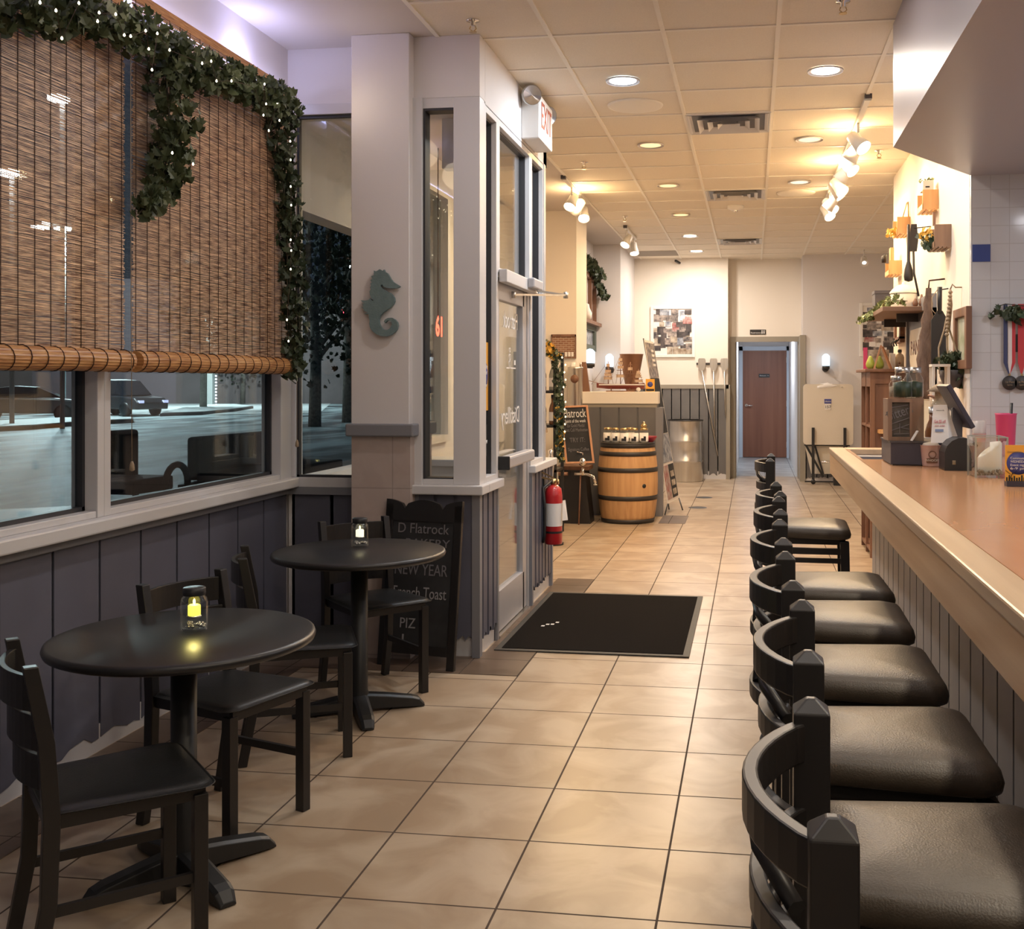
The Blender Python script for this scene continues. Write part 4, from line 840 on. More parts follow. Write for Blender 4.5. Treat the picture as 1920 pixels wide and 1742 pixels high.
# photo collages
def collage(name, x0, x1, z0, z1, y, label, seed):
    t = thing(name, label, 'photo frame', ((x0+x1)/2, y, z0), 0, 'white framed photo collages')
    f = MB(); w_ = .045
    f.box(x0, x0+w_, y-.03, y, z0, z1); f.box(x1-w_, x1, y-.03, y, z0, z1); f.box(x0+w_, x1-w_, y-.03, y, z0, z0+w_); f.box(x0+w_, x1-w_, y-.03, y, z1-w_, z1); f.build('frame', M['white'], t, bevel=.004)
    MB().box(x0+w_, x1-w_, y-.012, y-.002, z0+w_, z1-w_).build('backing', M['paper'], t)
    rd = random.Random(seed); nx, nz = 6, 8; ms_ = ['photo_dark', 'photo_dark', 'photo_blue', 'photo_tan', 'photo_red', 'photo_black', 'photo_black', 'paper']
    gw, gh = (x1-x0-2*w_)/nx, (z1-z0-2*w_)/nz; k = 0
    for i in range(nx):
        for j in range(nz):
            if rd.random() < .08: continue
            k += 1; cx = x0+w_+gw*(i+.5)+rd.uniform(-.03, .03); cz = z0+w_+gh*(j+.5)+rd.uniform(-.03, .03); a, b = gw*rd.uniform(.38, .75), gh*rd.uniform(.36, .72)
            cx = min(max(cx, x0+w_+a), x1-w_-a); cz = min(max(cz, z0+w_+b), z1-w_-b); d = .0004*k
            MB().box(cx-a, cx+a, y-.0125-d, y-.012, cz-b, cz+b, None).build('photo_print', M[rd.choice(ms_)], t)
collage('photo_collage', -1.55, -.87, 1.86, 2.645, 16.6, 'white framed photo collage on the left part of the back wall', 1)
collage('photo_collage', 1.565, 2.22, 1.86, 2.65, 16.4, 'white framed photo collage partly hidden behind the plant shelf', 2)
# folding table upright
t = thing('folding_table', 'cream plastic table folded upright on a black wheeled frame against the back wall', 'table', (1.08, 16.1, 0))
rr_ = [(x+1.085, z+.99) for z, x in rrect(.70, .90, .06, 5)]
rr_ = rrect(.70, .90, .05, 5)
MB().prism([(1.085+a*.0+b, 1.01+a) for a, b in rrect(.71, .88, .05, 5)], lambda a, b, t_: (a, t_, b), 16.02, 16.07).build('table_top', M['cream_pl'], t)
MB().prism([(.85, .14), (1.32, .14), (1.40, .5), (1.40, .57), (.77, .57), (.77, .5)], lambda a, b, t_: (a, t_, b), 16.12, 16.16).build('second_leaf', M['cream_pl'], t)
fr = MB()
for x in (.87, 1.32): fr.box(x-.02, x+.02, 15.98, 16.015, .06, .82)
fr.bar((.90, 16.1, .56), (1.02, 16.1, .14), .025, .025); fr.bar((1.36, 16.1, .56), (1.15, 16.1, .14), .025, .025); fr.box(.75, 1.42, 15.96, 15.985, .03, .05); fr.box(.75, 1.4, 16.1, 16.13, .55, .575); fr.bar((.76, 16.05, .58), (1.02, 16.05, .10), .03, .03)
fr.build('folding_frame', M['black'], t)
for x in (.87, 1.32): MB().lathe([(.001, -.012), (.035, -.012), (.035, .012), (.001, .012)], (x, 15.98, .036), 14, Matrix.Rotation(PI/2, 4, 'X')).build('caster', M['black'], t)
MB().box(1.03, 1.13, 16.014, 16.02, 1.17, 1.235).build('blue_label', M['blue_print'], t); MB().box(1.04, 1.12, 16.014, 16.02, 1.08, 1.165).build('white_label', M['paper'], t)
text('Lifetime', .028, face_cam((1.08, 16.012, 1.20)), M['paper'], t, 'lettering', .085); text('157', .06, face_cam((1.08, 16.012, 1.12)), M['black'], t)
t = MB(); rd = random.Random(6); rs = []
for k in range(11):
    u = k/10; x = .93+.36*u; r_ = .045*math.sin(min(1, u*1.2+.12)*PI)**.5 if u < .95 else .015
    rs.append([(x, 16.045+math.cos(a)*.035, 1.385+(.04 if 2 < k < 9 else .025)+math.sin(a)*r_*rd.uniform(.8, 1.2)) for a in [2*PI*j/9 for j in range(9)]])
tag(t.rings(rs).build('crumpled_cloth', M['paper']), 'crumpled white cloth lying on top of the folded table', 'cloth')
# small chrome valve near the folding table
t = tag(MB().tube([(.98, 15.87, .33), (1.12, 15.87, .335), (1.17, 15.87, .30), (1.17, 15.87, .42)], .016).build('chrome_tap', M['chrome']), 'small chrome tap sticking out low beside the folded table', 'tap')
tag(MB().box(1.15, 1.30, 15.80, 15.95, 0, .28).build('tap_pedestal', M['black']), 'low black block under the chrome tap', 'block')
# ---------- left wall decorations beyond the column
wx = -2.178
t = thing('window_frame_decor', 'old dark window frame with ivy along its top on the white side wall', 'wall decoration', (wx, 14.3, 2.27))
m = MB()
for y in (13.4, 13.85, 14.3, 14.72): m.box(wx, wx+.05, y, y+.05, 2.28, 2.90)
m.box(wx, wx+.05, 13.4, 14.77, 2.86, 2.92); m.box(wx, wx+.12, 13.3, 14.78, 2.24, 2.285); m.build('frame_bars', M['oak'], t)
t = thing('wall_picture', 'grey-green framed picture on the white side wall under the old window frame', 'picture', (wx, 14.4, 1.9))
m = MB(); m.box(wx, wx+.05, 13.7, 13.85, 1.90, 2.25); m.box(wx, wx+.05, 14.6, 14.75, 1.90, 2.25); m.box(wx, wx+.05, 13.85, 14.6, 1.90, 1.98); m.box(wx, wx+.05, 13.85, 14.6, 2.17, 2.25); m.build('frame', M['frame_green'], t); MB().box(wx, wx+.02, 13.85, 14.6, 1.98, 2.17).build('print', M['photo_blue'], t)
# brick sign on the column
a = onY(1034, 628, 11.74); b = onY(1080, 672, 11.74)
t = thing('brick_picture', 'framed brick wall picture with small arched windows on the yellow-lit column', 'picture', ((a.x+b.x)/2, 11.74, b.z))
MB().box(a.x, b.x, 11.73, 11.758, b.z, a.z).build('panel', M['brick'], t)
m = MB(); m.box(a.x, b.x, 11.72, 11.758, a.z-.02, a.z+.005); m.box(a.x, a.x+.012, 11.72, 11.758, b.z, a.z); m.box(b.x-.012, b.x, 11.72, 11.758, b.z, a.z); m.build('frame', M['oak'], t)
m = MB(); [m.box(b.x-.12+.035*k, b.x-.095+.035*k, 11.72, 11.73, b.z+.02, b.z+.07) for k in range(3)]; m.build('window_prints', M['paper'], t)
# ---------- display rack with garland, taps, chalkboard, still
t = thing('display_rack', 'dark shelving rack with bottles behind the vestibule wall', 'rack', (-2.05, 10.4, 0))
x0, x1 = -2.28, -1.86
m = MB()
for x in (x0, x1-.03): 
    for y in (10.2, 10.6): m.box(x, x+.03, y, y+.03, 0, 1.78)
m.build('upright', M['black'], t)
for z in (.12, .62, 1.05, 1.38, 1.74): MB().box(x0, x1, 10.2, 10.63, z, z+.025).build('shelf', M['black'], t)
def bottle(x, y, z, s_, m, label, cap='black', name='liquor_bottle'):
    t = thing(name, label, 'bottle', (x, y, z), 0, 'bottles on the dark rack')
    MB().lathe([(.001, 0), (.034*s_, 0), (.036*s_, .01), (.036*s_, .16*s_), (.026*s_, .20*s_), (.013*s_, .23*s_), (.013*s_, .28*s_), (.001, .28*s_)], (x, y, z), 16, caps=False).build('bottle_body', m, t)
    MB().lathe([(.016*s_, .27*s_), (.016*s_, .305*s_), (.001, .305*s_)], (x, y, z), 12, caps=False).build('cap', M[cap], t)
    MB().lathe([(.037*s_, .04*s_), (.037*s_, .13*s_)], (x, y, z), 16, caps=False).build('label_sheet', M['paper'], t)
amber = mat('amber_bottle', (.16, .06, .02), .1, coat=.5); clearb = mat('pale_bottle', (.35, .36, .33), .08, coat=.6)
k = 0; where = {1.765: 'on the rack top', 1.405: 'on the upper rack shelf', 1.075: 'on the middle rack shelf'}
pos = ['leftmost', 'second from left', 'second from right', 'rightmost']
for z in (1.765, 1.405, 1.075):
    for i in range(4):
        if z == 1.765 and i in (2, 3): continue
        bottle(-2.2+.095*i, 10.3, z, .95, (amber if (i+k) % 2 else clearb), '%s %s bottle %s' % (pos[i], 'amber' if (i+k) % 2 else 'pale glass', where[z])); 
    k += 1
# copper / chrome still behind the chalkboard
t = thing('tasting_tap_stand', 'dark stand with chrome taps and a round chrome valve below the small chalkboard', 'tap stand', (-1.75, 11.2, 0))
m = MB(); m.prism([(-2.02, 0), (-1.68, 0), (-1.74, .56), (-2.02, .56)], lambda a, b, t_: (a, t_, b), 11.2, 11.5); m.build('cabinet', M['black_wood'], t)
MB().box(-2.04, -1.70, 11.22, 11.52, .56, .60).build('cabinet_top', M['oak'], t)
m = MB(); m.lathe([(.001, -.05), (.035, -.035), (.05, 0), (.035, .035), (.001, .05)], (-1.74, 11.08, .66), 20, caps=False); m.tube([(-1.74, 11.08, .60), (-1.74, 11.08, .52)], .014); m.tube([(-1.83, 11.1, .53), (-1.70, 11.08, .53), (-1.62, 11.03, .51), (-1.60, 11.02, .44)], .016); m.tube([(-1.74, 11.08, .70), (-1.74, 11.07, .75), (-1.80, 11.06, .765)], .007); m.lathe([(.024, 0), (.024, .012)], (-1.60, 11.02, .425), 12); m.build('chrome_tap', M['chrome'], t)
m = MB(); m.tube([(-2.0, 11.1, .53), (-1.9, 11.1, .53)], .02); m.tube([(-1.79, 11.12, 0), (-1.77, 11.12, .56)], .008); m.build('copper_pipe', M['copper'], t)
# small framed chalkboard (leaning)
a, b2, c2, d2 = onY(1049, 762, 11.2), onY(1102, 760, 11.2), onY(1113, 866, 11.05), onY(1061, 870, 11.05)
t = thing('small_chalkboard', 'pine framed chalkboard with chalk menu propped beside the barrel', 'chalkboard', tuple(d2))
UX = (b2-a).normalized(); VZ = (a-d2).normalized(); NN = UX.cross(VZ).normalized(); Wb = (b2-a).length; Hb = (a-d2).length
mt = Matrix(((UX.x, VZ.x, NN.x, d2.x), (UX.y, VZ.y, NN.y, d2.y), (UX.z, VZ.z, NN.z, d2.z), (0, 0, 0, 1)))
m = MB(); w_ = .02; m.box(0, Wb, 0, w_, -.01, .014, mt); m.box(0, Wb, Hb-w_, Hb, -.01, .014, mt); m.box(0, w_, w_, Hb-w_, -.01, .014, mt); m.box(Wb-w_, Wb, w_, Hb-w_, -.01, .014, mt); m.build('frame', M['pine_frame'], t, bevel=.002)
MB().box(w_, Wb-w_, w_, Hb-w_, -.008, .004, mt).build('slate', M['slate_board'], t)
for s_, v, size, w_2, mm in (('Flatrock', .86, .13, .235, 'chalk'), ('Spirit of the week', .73, .05, .22, 'chalk'), ('Ex Gold Medal', .65, .05, .18, 'chalk_dim'), ('Last Call Manhattan', .575, .05, .24, 'chalk_dim'), ('TRY IT:', .40, .07, .16, 'chalk_dim'), ('Signature Coffee', .24, .05, .22, 'chalk_dim')):
    text(s_, size, mt @ Matrix.Translation((Wb/2, Hb*v, .006)), M[mm], t, 'chalk_lettering', w_2)
m = MB(); m.bar((d2.x+.15, 11.3, .6), (d2.x+.15, 11.25, 1.0), .02, .02); m.build('easel_strut', M['black'], t)
# fire extinguisher on the vestibule end
ex = onZ(1040, 1015, .0)
ey, ez0 = 7.50, .10
t = thing('fire_extinguisher', 'red fire extinguisher hanging on the low grooved wall beyond the entrance door', 'fire extinguisher', (-1.387, ey, .35))
cx = -1.387
MB().lathe([(.001, .29), (.058, .292), (.062, .30), (.062, .63), (.055, .68), (.028, .705), (.001, .705)], (cx, ey, 0), 28, caps=False).build('cylinder', M['red'], t)
MB().lathe([(.0625, .42), (.0625, .58)], (cx, ey, 0), 28, caps=False).build('label_sheet', M['paper'], t)
MB().lathe([(.0635, .37), (.0635, .385)], (cx, ey, 0), 28, caps=False).build('strap', M['black'], t)
m = MB(); m.lathe([(.02, .70), (.022, .73), (.016, .75)], (cx, ey, 0), 14); m.bar((cx, ey, .74), (cx-.11, ey-.05, .77), .02, .012); m.bar((cx, ey, .755), (cx-.10, ey-.05, .81), .02, .010); m.lathe([(.001, 0), (.018, 0), (.018, .012), (.001, .012)], (cx+.03, ey-.02, .73), 14, Matrix.Rotation(PI/2, 4, 'Y')); m.build('valve_handle', M['brass'], t)
MB().tube([(cx-.01, ey-.02, .735), (cx-.06, ey-.075, .69), (cx-.045, ey-.09, .55), (cx-.05, ey-.085, .36), (cx-.06, ey-.08, .31)], .011).build('hose', M['black'], t)
MB().box(cx-.072, cx-.060, ey-.03, ey+.03, .45, .75).build('bracket', M['black'], t)
m = MB(); m.add([(cx+.07, ey-.03, .60), (cx+.08, ey+.01, .60), (cx+.10, ey-.0, .46), (cx+.07, ey-.04, .46), (cx+.072, ey-.027, .60), (cx+.082, ey+.013, .60), (cx+.102, ey+.003, .46), (cx+.072, ey-.037, .46)], [(0, 1, 2, 3), (7, 6, 5, 4), (0, 4, 5, 1), (1, 5, 6, 2), (2, 6, 7, 3), (3, 7, 4, 0)]); m.build('tag', M['paper'], t)
for _o in [o_ for o_ in bpy.data.objects if o_.parent is t]: _o.location.z += .06
# wall bracket strip so the extinguisher hangs from the wall end
# tall brass beer-engine pieces left of the still
t = thing('brass_fitting_post', 'dark post with brass and chrome pump fittings behind the fire extinguisher', 'pump', (-1.78, 9.7, 0))
m = MB(); m.lathe([(.09, 0), (.09, .02), (.05, .04), (.045, .30), (.04, .34)], (-1.80, 9.75, 0), 20); m.build('base_column', M['black'], t)
m = MB(); m.tube([(-1.80, 9.75, .30), (-1.80, 9.75, .48)], .02); m.lathe([(.001, .45), (.04, .47), (.04, .50), (.001, .52)], (-1.80, 9.75, 0), 14, caps=False); m.tube([(-1.86, 9.7, .52), (-1.80, 9.75, .55), (-1.74, 9.7, .50), (-1.73, 9.68, .44)], .014); m.build('brass_valve', M['brass'], t)
m = MB(); m.lathe([(.02, .50), (.022, .60), (.03, .68), (.035, .78), (.02, .82), (.028, .86), (.001, .88)], (-1.83, 9.75, 0), 16); m.tube([(-1.88, 9.7, .62), (-1.88, 9.7, .66), (-1.84, 9.72, .68)], .010); m.build('chrome_pump', M['chrome'], t)
t = tag(MB().tube([(-2.03, 9.9, .84), (-2.03, 9.9, 1.12), (-1.98, 9.85, 1.17), (-1.91, 9.8, 1.10), (-1.90, 9.8, 1.02)], .032).build('chrome_spout', M['chrome']), 'bent chrome spout at the left of the garland rack', 'spout')
tag(MB().lathe([(.07, 0), (.05, .03), (.035, .06), (.035, .85)], (-2.03, 9.9, 0), 16).build('spout_post', M['steel']), 'steel post carrying the bent chrome spout', 'post')
tag(MB().box(-1.64, -1.52, 11.62, 11.7, .0, .012).build('floor_card', M['paper']), 'white card lying on the floor left of the barrel', 'card')
# neon sign in room window seen through the vestibule
t = thing('neon_sign', 'small red neon sign seen through the narrow vestibule window', 'neon sign', (-2.5, 8.45, 1.86))
mt_ = Matrix.Translation((-2.50, 8.46, 1.93)) @ Matrix.Rotation(PI/2, 4, 'Z') @ Matrix.Rotation(PI/2, 4, 'X')
text('61', .22, mt_, emis('red_neon', (1.0, .06, .03), 4), t, 'neon_tube', bold=.006)
MB().tube([(-2.51, 8.45, 2.0), (-2.51, 8.45, CE)], .004).build('hanging_wire', M['cord'], t)
r = struct_empty('window_11', (XL, 8.67, 1.0))
fr = MB(); fr.box(XL-.1, XL+.02, 8.26, 8.33, .98, 3.14); fr.box(XL-.1, XL+.02, 9.02, 9.09, .98, 3.14); fr.box(XL-.1, XL+.02, 8.33, 9.02, 3.06, 3.14); fr.box(XL-.1, XL+.02, 8.33, 9.02, .98, 1.04); fr.build('window_frame', M['white_frame'], r)
MB().box(XL-.05, XL-.045, 8.33, 9.02, 1.04, 3.06).build('window_pane', M['glass'], r)
# ================================================================== RIGHT WALL DECOR
WX = 1.289
def crate(px0, py0, px1, py1, L, mname, label, deco):
    y = onX(px1, py0, WX).y; zt = onY(px1, py0, y).z; zb = onY(px1, py1, y).z; xo = onY(px0, py0, y).x
    t = thing('wall_crate', label, 'crate shelf', (WX, y+L/2, zb), 0, 'small wooden crates on the right wall')
    m = MB(); th = .008; n = 4
    m.box(xo, WX, y, y+th, zb, zt); m.build('end_board', M[mname], t); MB().box(xo, WX, y+L-th, y+L, zb, zt).build('end_board', M[mname], t)
    s = MB()
    for k in range(n):
        a = xo+(WX-xo)*k/n; b = a+(WX-xo)/n*.72; s.box(a, b, y-.003, y+L+.003, zb-.008, zb)
        s.box(a, b, y-.002, y+L+.002, zt, zt+.004) if False else None
    for k in range(3):
        a = zb+(zt-zb)*(k/3+.04); s.box(WX-.006, WX, y+th, y+L-th, a, a+(zt-zb)*.26)
    s.box(xo-.003, xo+.003, y, y+L, zb-.004, zb+.035); s.build('slats', M[mname], t)
    return t, xo, y, zb, zt
M['leafs'] = M['leaf']
t, xo, y, zb, zt = crate(1730, 355, 1760, 391, .25, 'pine', 'topmost pine crate on the right wall, with a vase-like box on it', 1)
tag(MB().lathe([(.001, 0), (.04, 0), (.045, .01), (.035, .05), (.03, .03), (.001, .02)], ((xo+WX)/2, y+.13, zb+.001), 18, caps=False).build('small_bowl', M['red']), 'small red and white bowl inside the topmost wall crate', 'bowl')
tt = thing('white_box', 'cream box with a dark slot standing on the topmost wall crate', 'box', ((xo+WX)/2, y+.1, zt))
MB().box(xo+.003, WX-.03, y+.02, y+.16, zt+.001, zt+.07).build('box_body', M['wax'], tt, bevel=.004); MB().box(xo+.022, xo+.05, y+.016, y+.021, zt+.018, zt+.028).build('slot', M['black'], tt)
t2_, xo2, y2, zb2, zt2 = crate(1682, 406, 1707, 437, .27, 'pine', 'pale orange crate far along the right wall with a wire loop on top', 2)
m = MB(); m.tube([(xo2+.05, y2+.03, zt2), (xo2+.085, y2+.05, zt2+.12), (xo2+.095, y2+.05, zt2+.13), (xo2+.10, y2+.06, zt2)], .006, 6); tag(m.build('wire_loop', M['brass']), 'brass wire loop standing on the far pale crate', 'ornament')
t3_, xo3, y3, zb3, zt3 = crate(1752, 420, 1784, 462, .25, 'crate_brown', 'brown crate on the right wall nearest the tiled wall, with flowers in its front', 3)
t4_, xo4, y4, zb4, zt4 = crate(1667, 488, 1691, 513, .27, 'pine', 'lowest orange crate on the right wall, just above the plant shelf', 4)
m = MB(); m.box(xo4+.02, xo4+.05, y4+.06, y4+.16, zt4+.001, zt4+.12); tag(m.build('wooden_block', M['pine']), 'upright thin wooden block on the lowest wall crate', 'block')
tag(MB().tube([(xo4-.02, y4+.2, zt4+.002), (xo4-.02, y4+.2, zt4+.05), (xo4+.0, y4+.21, zt4+.07)], [.02, .025, .012]).build('dark_bird', M['black']), 'small dark bird ornament on the lowest wall crate', 'ornament')
tag(MB().box(xo3+.0, xo3+.018, y3+.06, y3+.08, zt3+.001, zt3+.09).build('wooden_stick', M['oak']), 'short dark stick standing on the brown wall crate', 'stick')
# ivy leaves generic ----------------------------------------------------------
def leaf_cluster(pts_r, n, size, seed, upbias=.0):
    """pts_r: list of (point, radius); scatter ivy leaves around the polyline"""
    rd = random.Random(seed); mb = MB(); shp = [(0, -.5), (.28, -.35), (.5, -.1), (.28, .05), (.34, .32), (.12, .25), (0, .55), (-.12, .25), (-.34, .32), (-.28, .05), (-.5, -.1), (-.28, -.35)]
    seg = [((Vector(pts_r[i+1][0])-Vector(pts_r[i][0])).length, i) for i in range(len(pts_r)-1)]; tot = sum(s[0] for s in seg)
    for _ in range(n):
        d = rd.uniform(0, tot); i = 0
        while i < len(seg)-1 and d > seg[i][0]: d -= seg[i][0]; i += 1
        u = min(1, d/max(1e-6, seg[i][0])); p = Vector(pts_r[i][0]).lerp(Vector(pts_r[i+1][0]), u); r = pts_r[i][1]*(1-u)+pts_r[i+1][1]*u
        v = Vector((rd.gauss(0, 1), rd.gauss(0, 1), rd.gauss(0, 1))).normalized()*r*rd.uniform(.2, 1)**.6
        rot = Euler((rd.uniform(-1.0, 1.0)+PI/2, rd.uniform(-.9, .9), rd.uniform(0, 6.28))).to_matrix(); s_ = size*rd.uniform(.6, 1.15)
        vs = [p+v+rot @ Vector((a*s_, b*s_, abs(a)*s_*.35)) for a, b in shp]+[p+v]
        mb.add(vs, [(j, (j+1) % 12, 12) for j in range(12)])
    return mb
t = thing('crate_flowers', 'artificial flowers and green leaves spilling from the brown wall crate', 'flowers', (xo3, y3+.1, zb3+.01))
leaf_cluster([((xo3+.0, y3+.04, zb3+.02), .05), ((xo3-.02, y3+.22, zb3+.08), .07)], 60, .05, 3).build('foliage', M['leaf_dark'], t)
leaf_cluster([((xo3-.01, y3+.1, zb3+.09), .04), ((xo3-.02, y3+.22, zb3+.11), .05)], 30, .045, 4).build('blossoms', M['yellow_fl'], t)
t = thing('crate_leaves', 'pale yellow leaves hanging from the far pale wall crate', 'flowers', (xo2, y2+.15, zb2)); leaf_cluster([((xo2-.01, y2+.05, zb2+.02), .03), ((xo2-.02, y2+.25, zb2+.03), .05)], 40, .04, 5).build('foliage', M['yellow_fl'], t)
t = thing('box_leaves', 'sprig of dry leaves on the cream box', 'flowers', (xo+.04, y+.1, zt+.071)); leaf_cluster([((xo+.0, y+.1, zt+.085), .02), ((xo+.09, y+.1, zt+.09), .02)], 16, .028, 6).build('foliage', M['leaf_light'], t)
# giant whisk / metal spoon bundle hanging
hy = onX(1735, 450, 1.25).y
t = thing('giant_utensil', 'large grey metal ladle and spatula hanging beside the brown wall crate', 'utensil', (1.24, hy, 1.98))
za, zb_ = onY(1720, 420, hy).z, onY(1725, 525, hy).z
m = MB(); m.prism([(1.15, za), (1.19, za), (1.20, za-.12), (1.19, za-.2), (1.14, za-.2), (1.135, za-.12)], lambda a, b, t_: (a, t_, b), hy, hy+.012); m.build('spatula_blade', M['hoop'], t)
MB().tube([(1.165, hy, za-.19), (1.17, hy, zb_+.05), (1.20, hy-.02, zb_-.12)], .008).build('spatula_handle', M['hoop'], t)
MB().lathe([(.001, 0), (.03, .01), (.035, .04), (.03, .09), (.012, .15), (.010, .42), (.001, .425)], (1.135, hy+.03, zb_-.01), 14, caps=False).build('ladle', M['hoop'], t)
MB().tube([(1.17, hy, za-.03), (1.289, hy, za-.02)], .004).build('wall_hook', M['black'], t)
# plant shelf
sy0, sy1 = 8.45, 9.75; szz = onX(1735, 574, 1.2).z
yA = 8.3; zS = onY(1735, 574, yA).z
t = thing('wall_shelf', 'brown wooden shelf on the right wall holding ivy and a cream crock', 'shelf', (1.2, 8.9, zS-.03))
MB().box(.96, WX, yA, 9.7, zS-.035, zS).build('shelf_board', mat('shelf_brown', (.20, .11, .07), .5), t, bevel=.004)
for y_ in (8.6, 9.4): MB().box(1.10, WX, y_, y_+.02, zS-.10, zS-.035).build('bracket', M['hoop'], t)
cY = 8.9; cxp = onY(1695, 560, cY).x
t = thing('cream_crock', 'cream covered crock with domed lid on the wall shelf', 'crock', (cxp, cY, zS))
MB().lathe([(.001, 0), (.095, 0), (.105, .015), (.108, .13), (.10, .14), (.001, .14)], (cxp, cY, zS+.001), 28, caps=False).build('pot', M['wax'], t)
MB().lathe([(.112, .14), (.112, .15), (.09, .175), (.05, .205), (.015, .215), (.015, .23), (.001, .235)], (cxp, cY, zS+.001), 28, caps=False).build('lid', M['wax'], t)
t = thing('dark_box', 'dark grey box at the far end of the wall shelf behind the crock', 'box', (1.0, 9.4, zS)); b = MB(); b.box(1.02, 1.20, 9.35, 9.55, zS+.001, zS+.20); b.build('box_body', M['darkgrey'], t, bevel=.004); MB().box(1.015, 1.205, 9.345, 9.555, zS+.18, zS+.205).build('box_lid', M['darkgrey'], t)
t = thing('shelf_ivy', 'light green ivy trailing over the left edge of the wall shelf', 'plant', (.98, 8.7, zS))
gl = [((1.16, 8.45, zS+.05), .035), ((1.04, 8.45, zS+.06), .04), ((.99, 8.8, zS+.03), .04), ((.95, 9.1, zS-.02), .035), ((.90, 9.4, zS-.05), .03)]
leaf_cluster(gl, 120, .05, 11).build('foliage', M['leaf_light'], t); MB().tube([p for p, r in gl], .003, 5).build('vine', M['vine'], t)
for k, (q, l) in enumerate(((1.205, 'small dark round ornament on the near end of the wall shelf'), (1.25, 'small brown bottle on the near end of the wall shelf'))):
    tag(MB().lathe([(.001, 0), (.018, .005), (.022, .025), (.014, .045), (.008, .06+.03*k), (.001, .062+.03*k)], (q, 8.36, zS+.001), 14, caps=False).build('shelf_ornament', M['oak']), l, 'ornament')
# picture and bottle opener board under the shelf, P sign door panel
def wall_item(px0, py0, px1, py1, X=WX):
    a = onX(px1, py0, X); b = onX(px0, py0, X); return a.y, b.y, onX((px0+px1)/2, py0, X).z, onX((px0+px1)/2, py1, X).z
t = thing('small_wall_frame', 'narrow dark wall picture with hooks under the plant shelf', 'picture', (WX-.02, 9.75, 1.9))
m = MB(); m.box(WX-.04, WX, 9.55, 9.62, 1.86, 2.25); m.box(WX-.04, WX, 9.9, 9.97, 1.86, 2.25); m.box(WX-.04, WX, 9.55, 9.97, 1.83, 1.88); m.build('frame', M['oak'], t)
MB().box(WX-.02, WX-.004, 9.62, 9.9, 1.88, 2.25).build('print', M['paper'], t)
m = MB(); [m.tube([(WX-.04, y_, 1.86), (WX-.07, y_, 1.83), (WX-.06, y_, 1.80)], .006) for y_ in (9.6, 9.76, 9.92)]; m.build('hooks', M['black'], t)
t = thing('pantry_sign_board', 'dark slate panel with a cream plaque lettered PANTRY on the right wall', 'sign', (WX-.02, 8.6, 1.45))
yb0, yb1 = onX(1748, 600, WX-.03).y, onX(1702, 600, WX-.03).y
zt_ = 2.02; MB().box(WX-.03, WX, yb0, yb1, 1.38, zt_).build('panel', M['darkgrey'], t)
m = MB(); m.box(WX-.045, WX, yb0, yb1, zt_, zt_+.10); m.box(WX-.045, WX, yb1-.04, yb1, 1.38, zt_); m.box(WX-.045, WX, yb0, yb0+.04, 1.38, zt_); m.build('frame', M['grey_trim'], t)
yc0, yc1 = yb0+.06, yb1-.22
poly = [(yc0, 1.66), (yc0+.04, 1.60), (yc1-.04, 1.60), (yc1, 1.66), (yc1, 1.84), (yc1-.04, 1.90), (yc0+.04, 1.90), (yc0, 1.84)]
MB().prism(poly, lambda a, b, t_: (t_, a, b), WX-.045, WX-.03).build('plaque', M['wax'], t)
text('PANTRY', .16, Matrix.Translation((WX-.047, (yc0+yc1)/2, 1.75)) @ Matrix.Rotation(-PI/2, 4, 'Z') @ Matrix.Rotation(PI/2, 4, 'X'), mat('brown_letters', (.14, .05, .04), .6), t, 'plaque_lettering', (yc1-yc0)*.86)
# woven reed tassel
q0 = onY(1741, 540, 7.6); q1 = onY(1735, 748, 7.6)
t = thing('reed_tassel', 'long brown woven reed tassel hanging in front of the slate panel', 'wall hanging', (q1.x, 7.6, q1.z))
rs = []
for k in range(15):
    u = k/14; z = q0.z*(1-u)+q1.z*u; x = q0.x*(1-u)+(q1.x)*u; a = .018+.046*min(1, u*1.6)+.006*math.sin(u*50)
    rs.append([(x+a*math.cos(2*PI*j/12), 7.6+a*.5*math.sin(2*PI*j/12), z) for j in range(12)])
MB().rings(rs).build('reeds', M['rope_brown'], t); MB().tube([q0+Vector((0, 0, -.01)), q0+Vector((.005, 0, .05)), Vector((WX, 7.6, q0.z+.06))], .006).build('hanging_loop', M['cord'], t)
# wooden paddle (black) on wall
q0 = onY(1762, 538, 7.45); q1 = onY(1762, 655, 7.45)
t = thing('black_paddle', 'black oar-shaped paddle hanging right of the reed tassel', 'paddle', (q1.x, 7.45, q1.z-.2))
m = MB(); m.prism([(q1.x-.055, q1.z-.12), (q1.x+.045, q1.z-.12), (q1.x+.05, q0.z-.22), (q1.x+.018, q0.z-.16), (q1.x-.018, q0.z-.16), (q1.x-.055, q0.z-.22)], lambda a, b, t_: (a, t_, b), 7.445, 7.46); m.build('blade', M['black'], t)
MB().tube([(q1.x, 7.452, q0.z-.18), (q0.x, 7.452, q0.z)], [.014, .017]).build('handle', M['black'], t); MB().tube([(q0.x-.01, 7.45, q0.z-.01), (q0.x-.05, 7.45, q0.z-.07), (q0.x-.05, 7.45, q0.z-.15), (q0.x-.01, 7.45, q0.z-.2)], .003).build('cord_loop', M['rope'], t)
MB().tube([(q0.x, 7.452, q0.z-.02), (WX, 7.47, q0.z-.01)], .004).build('wall_peg', M['black'], t)
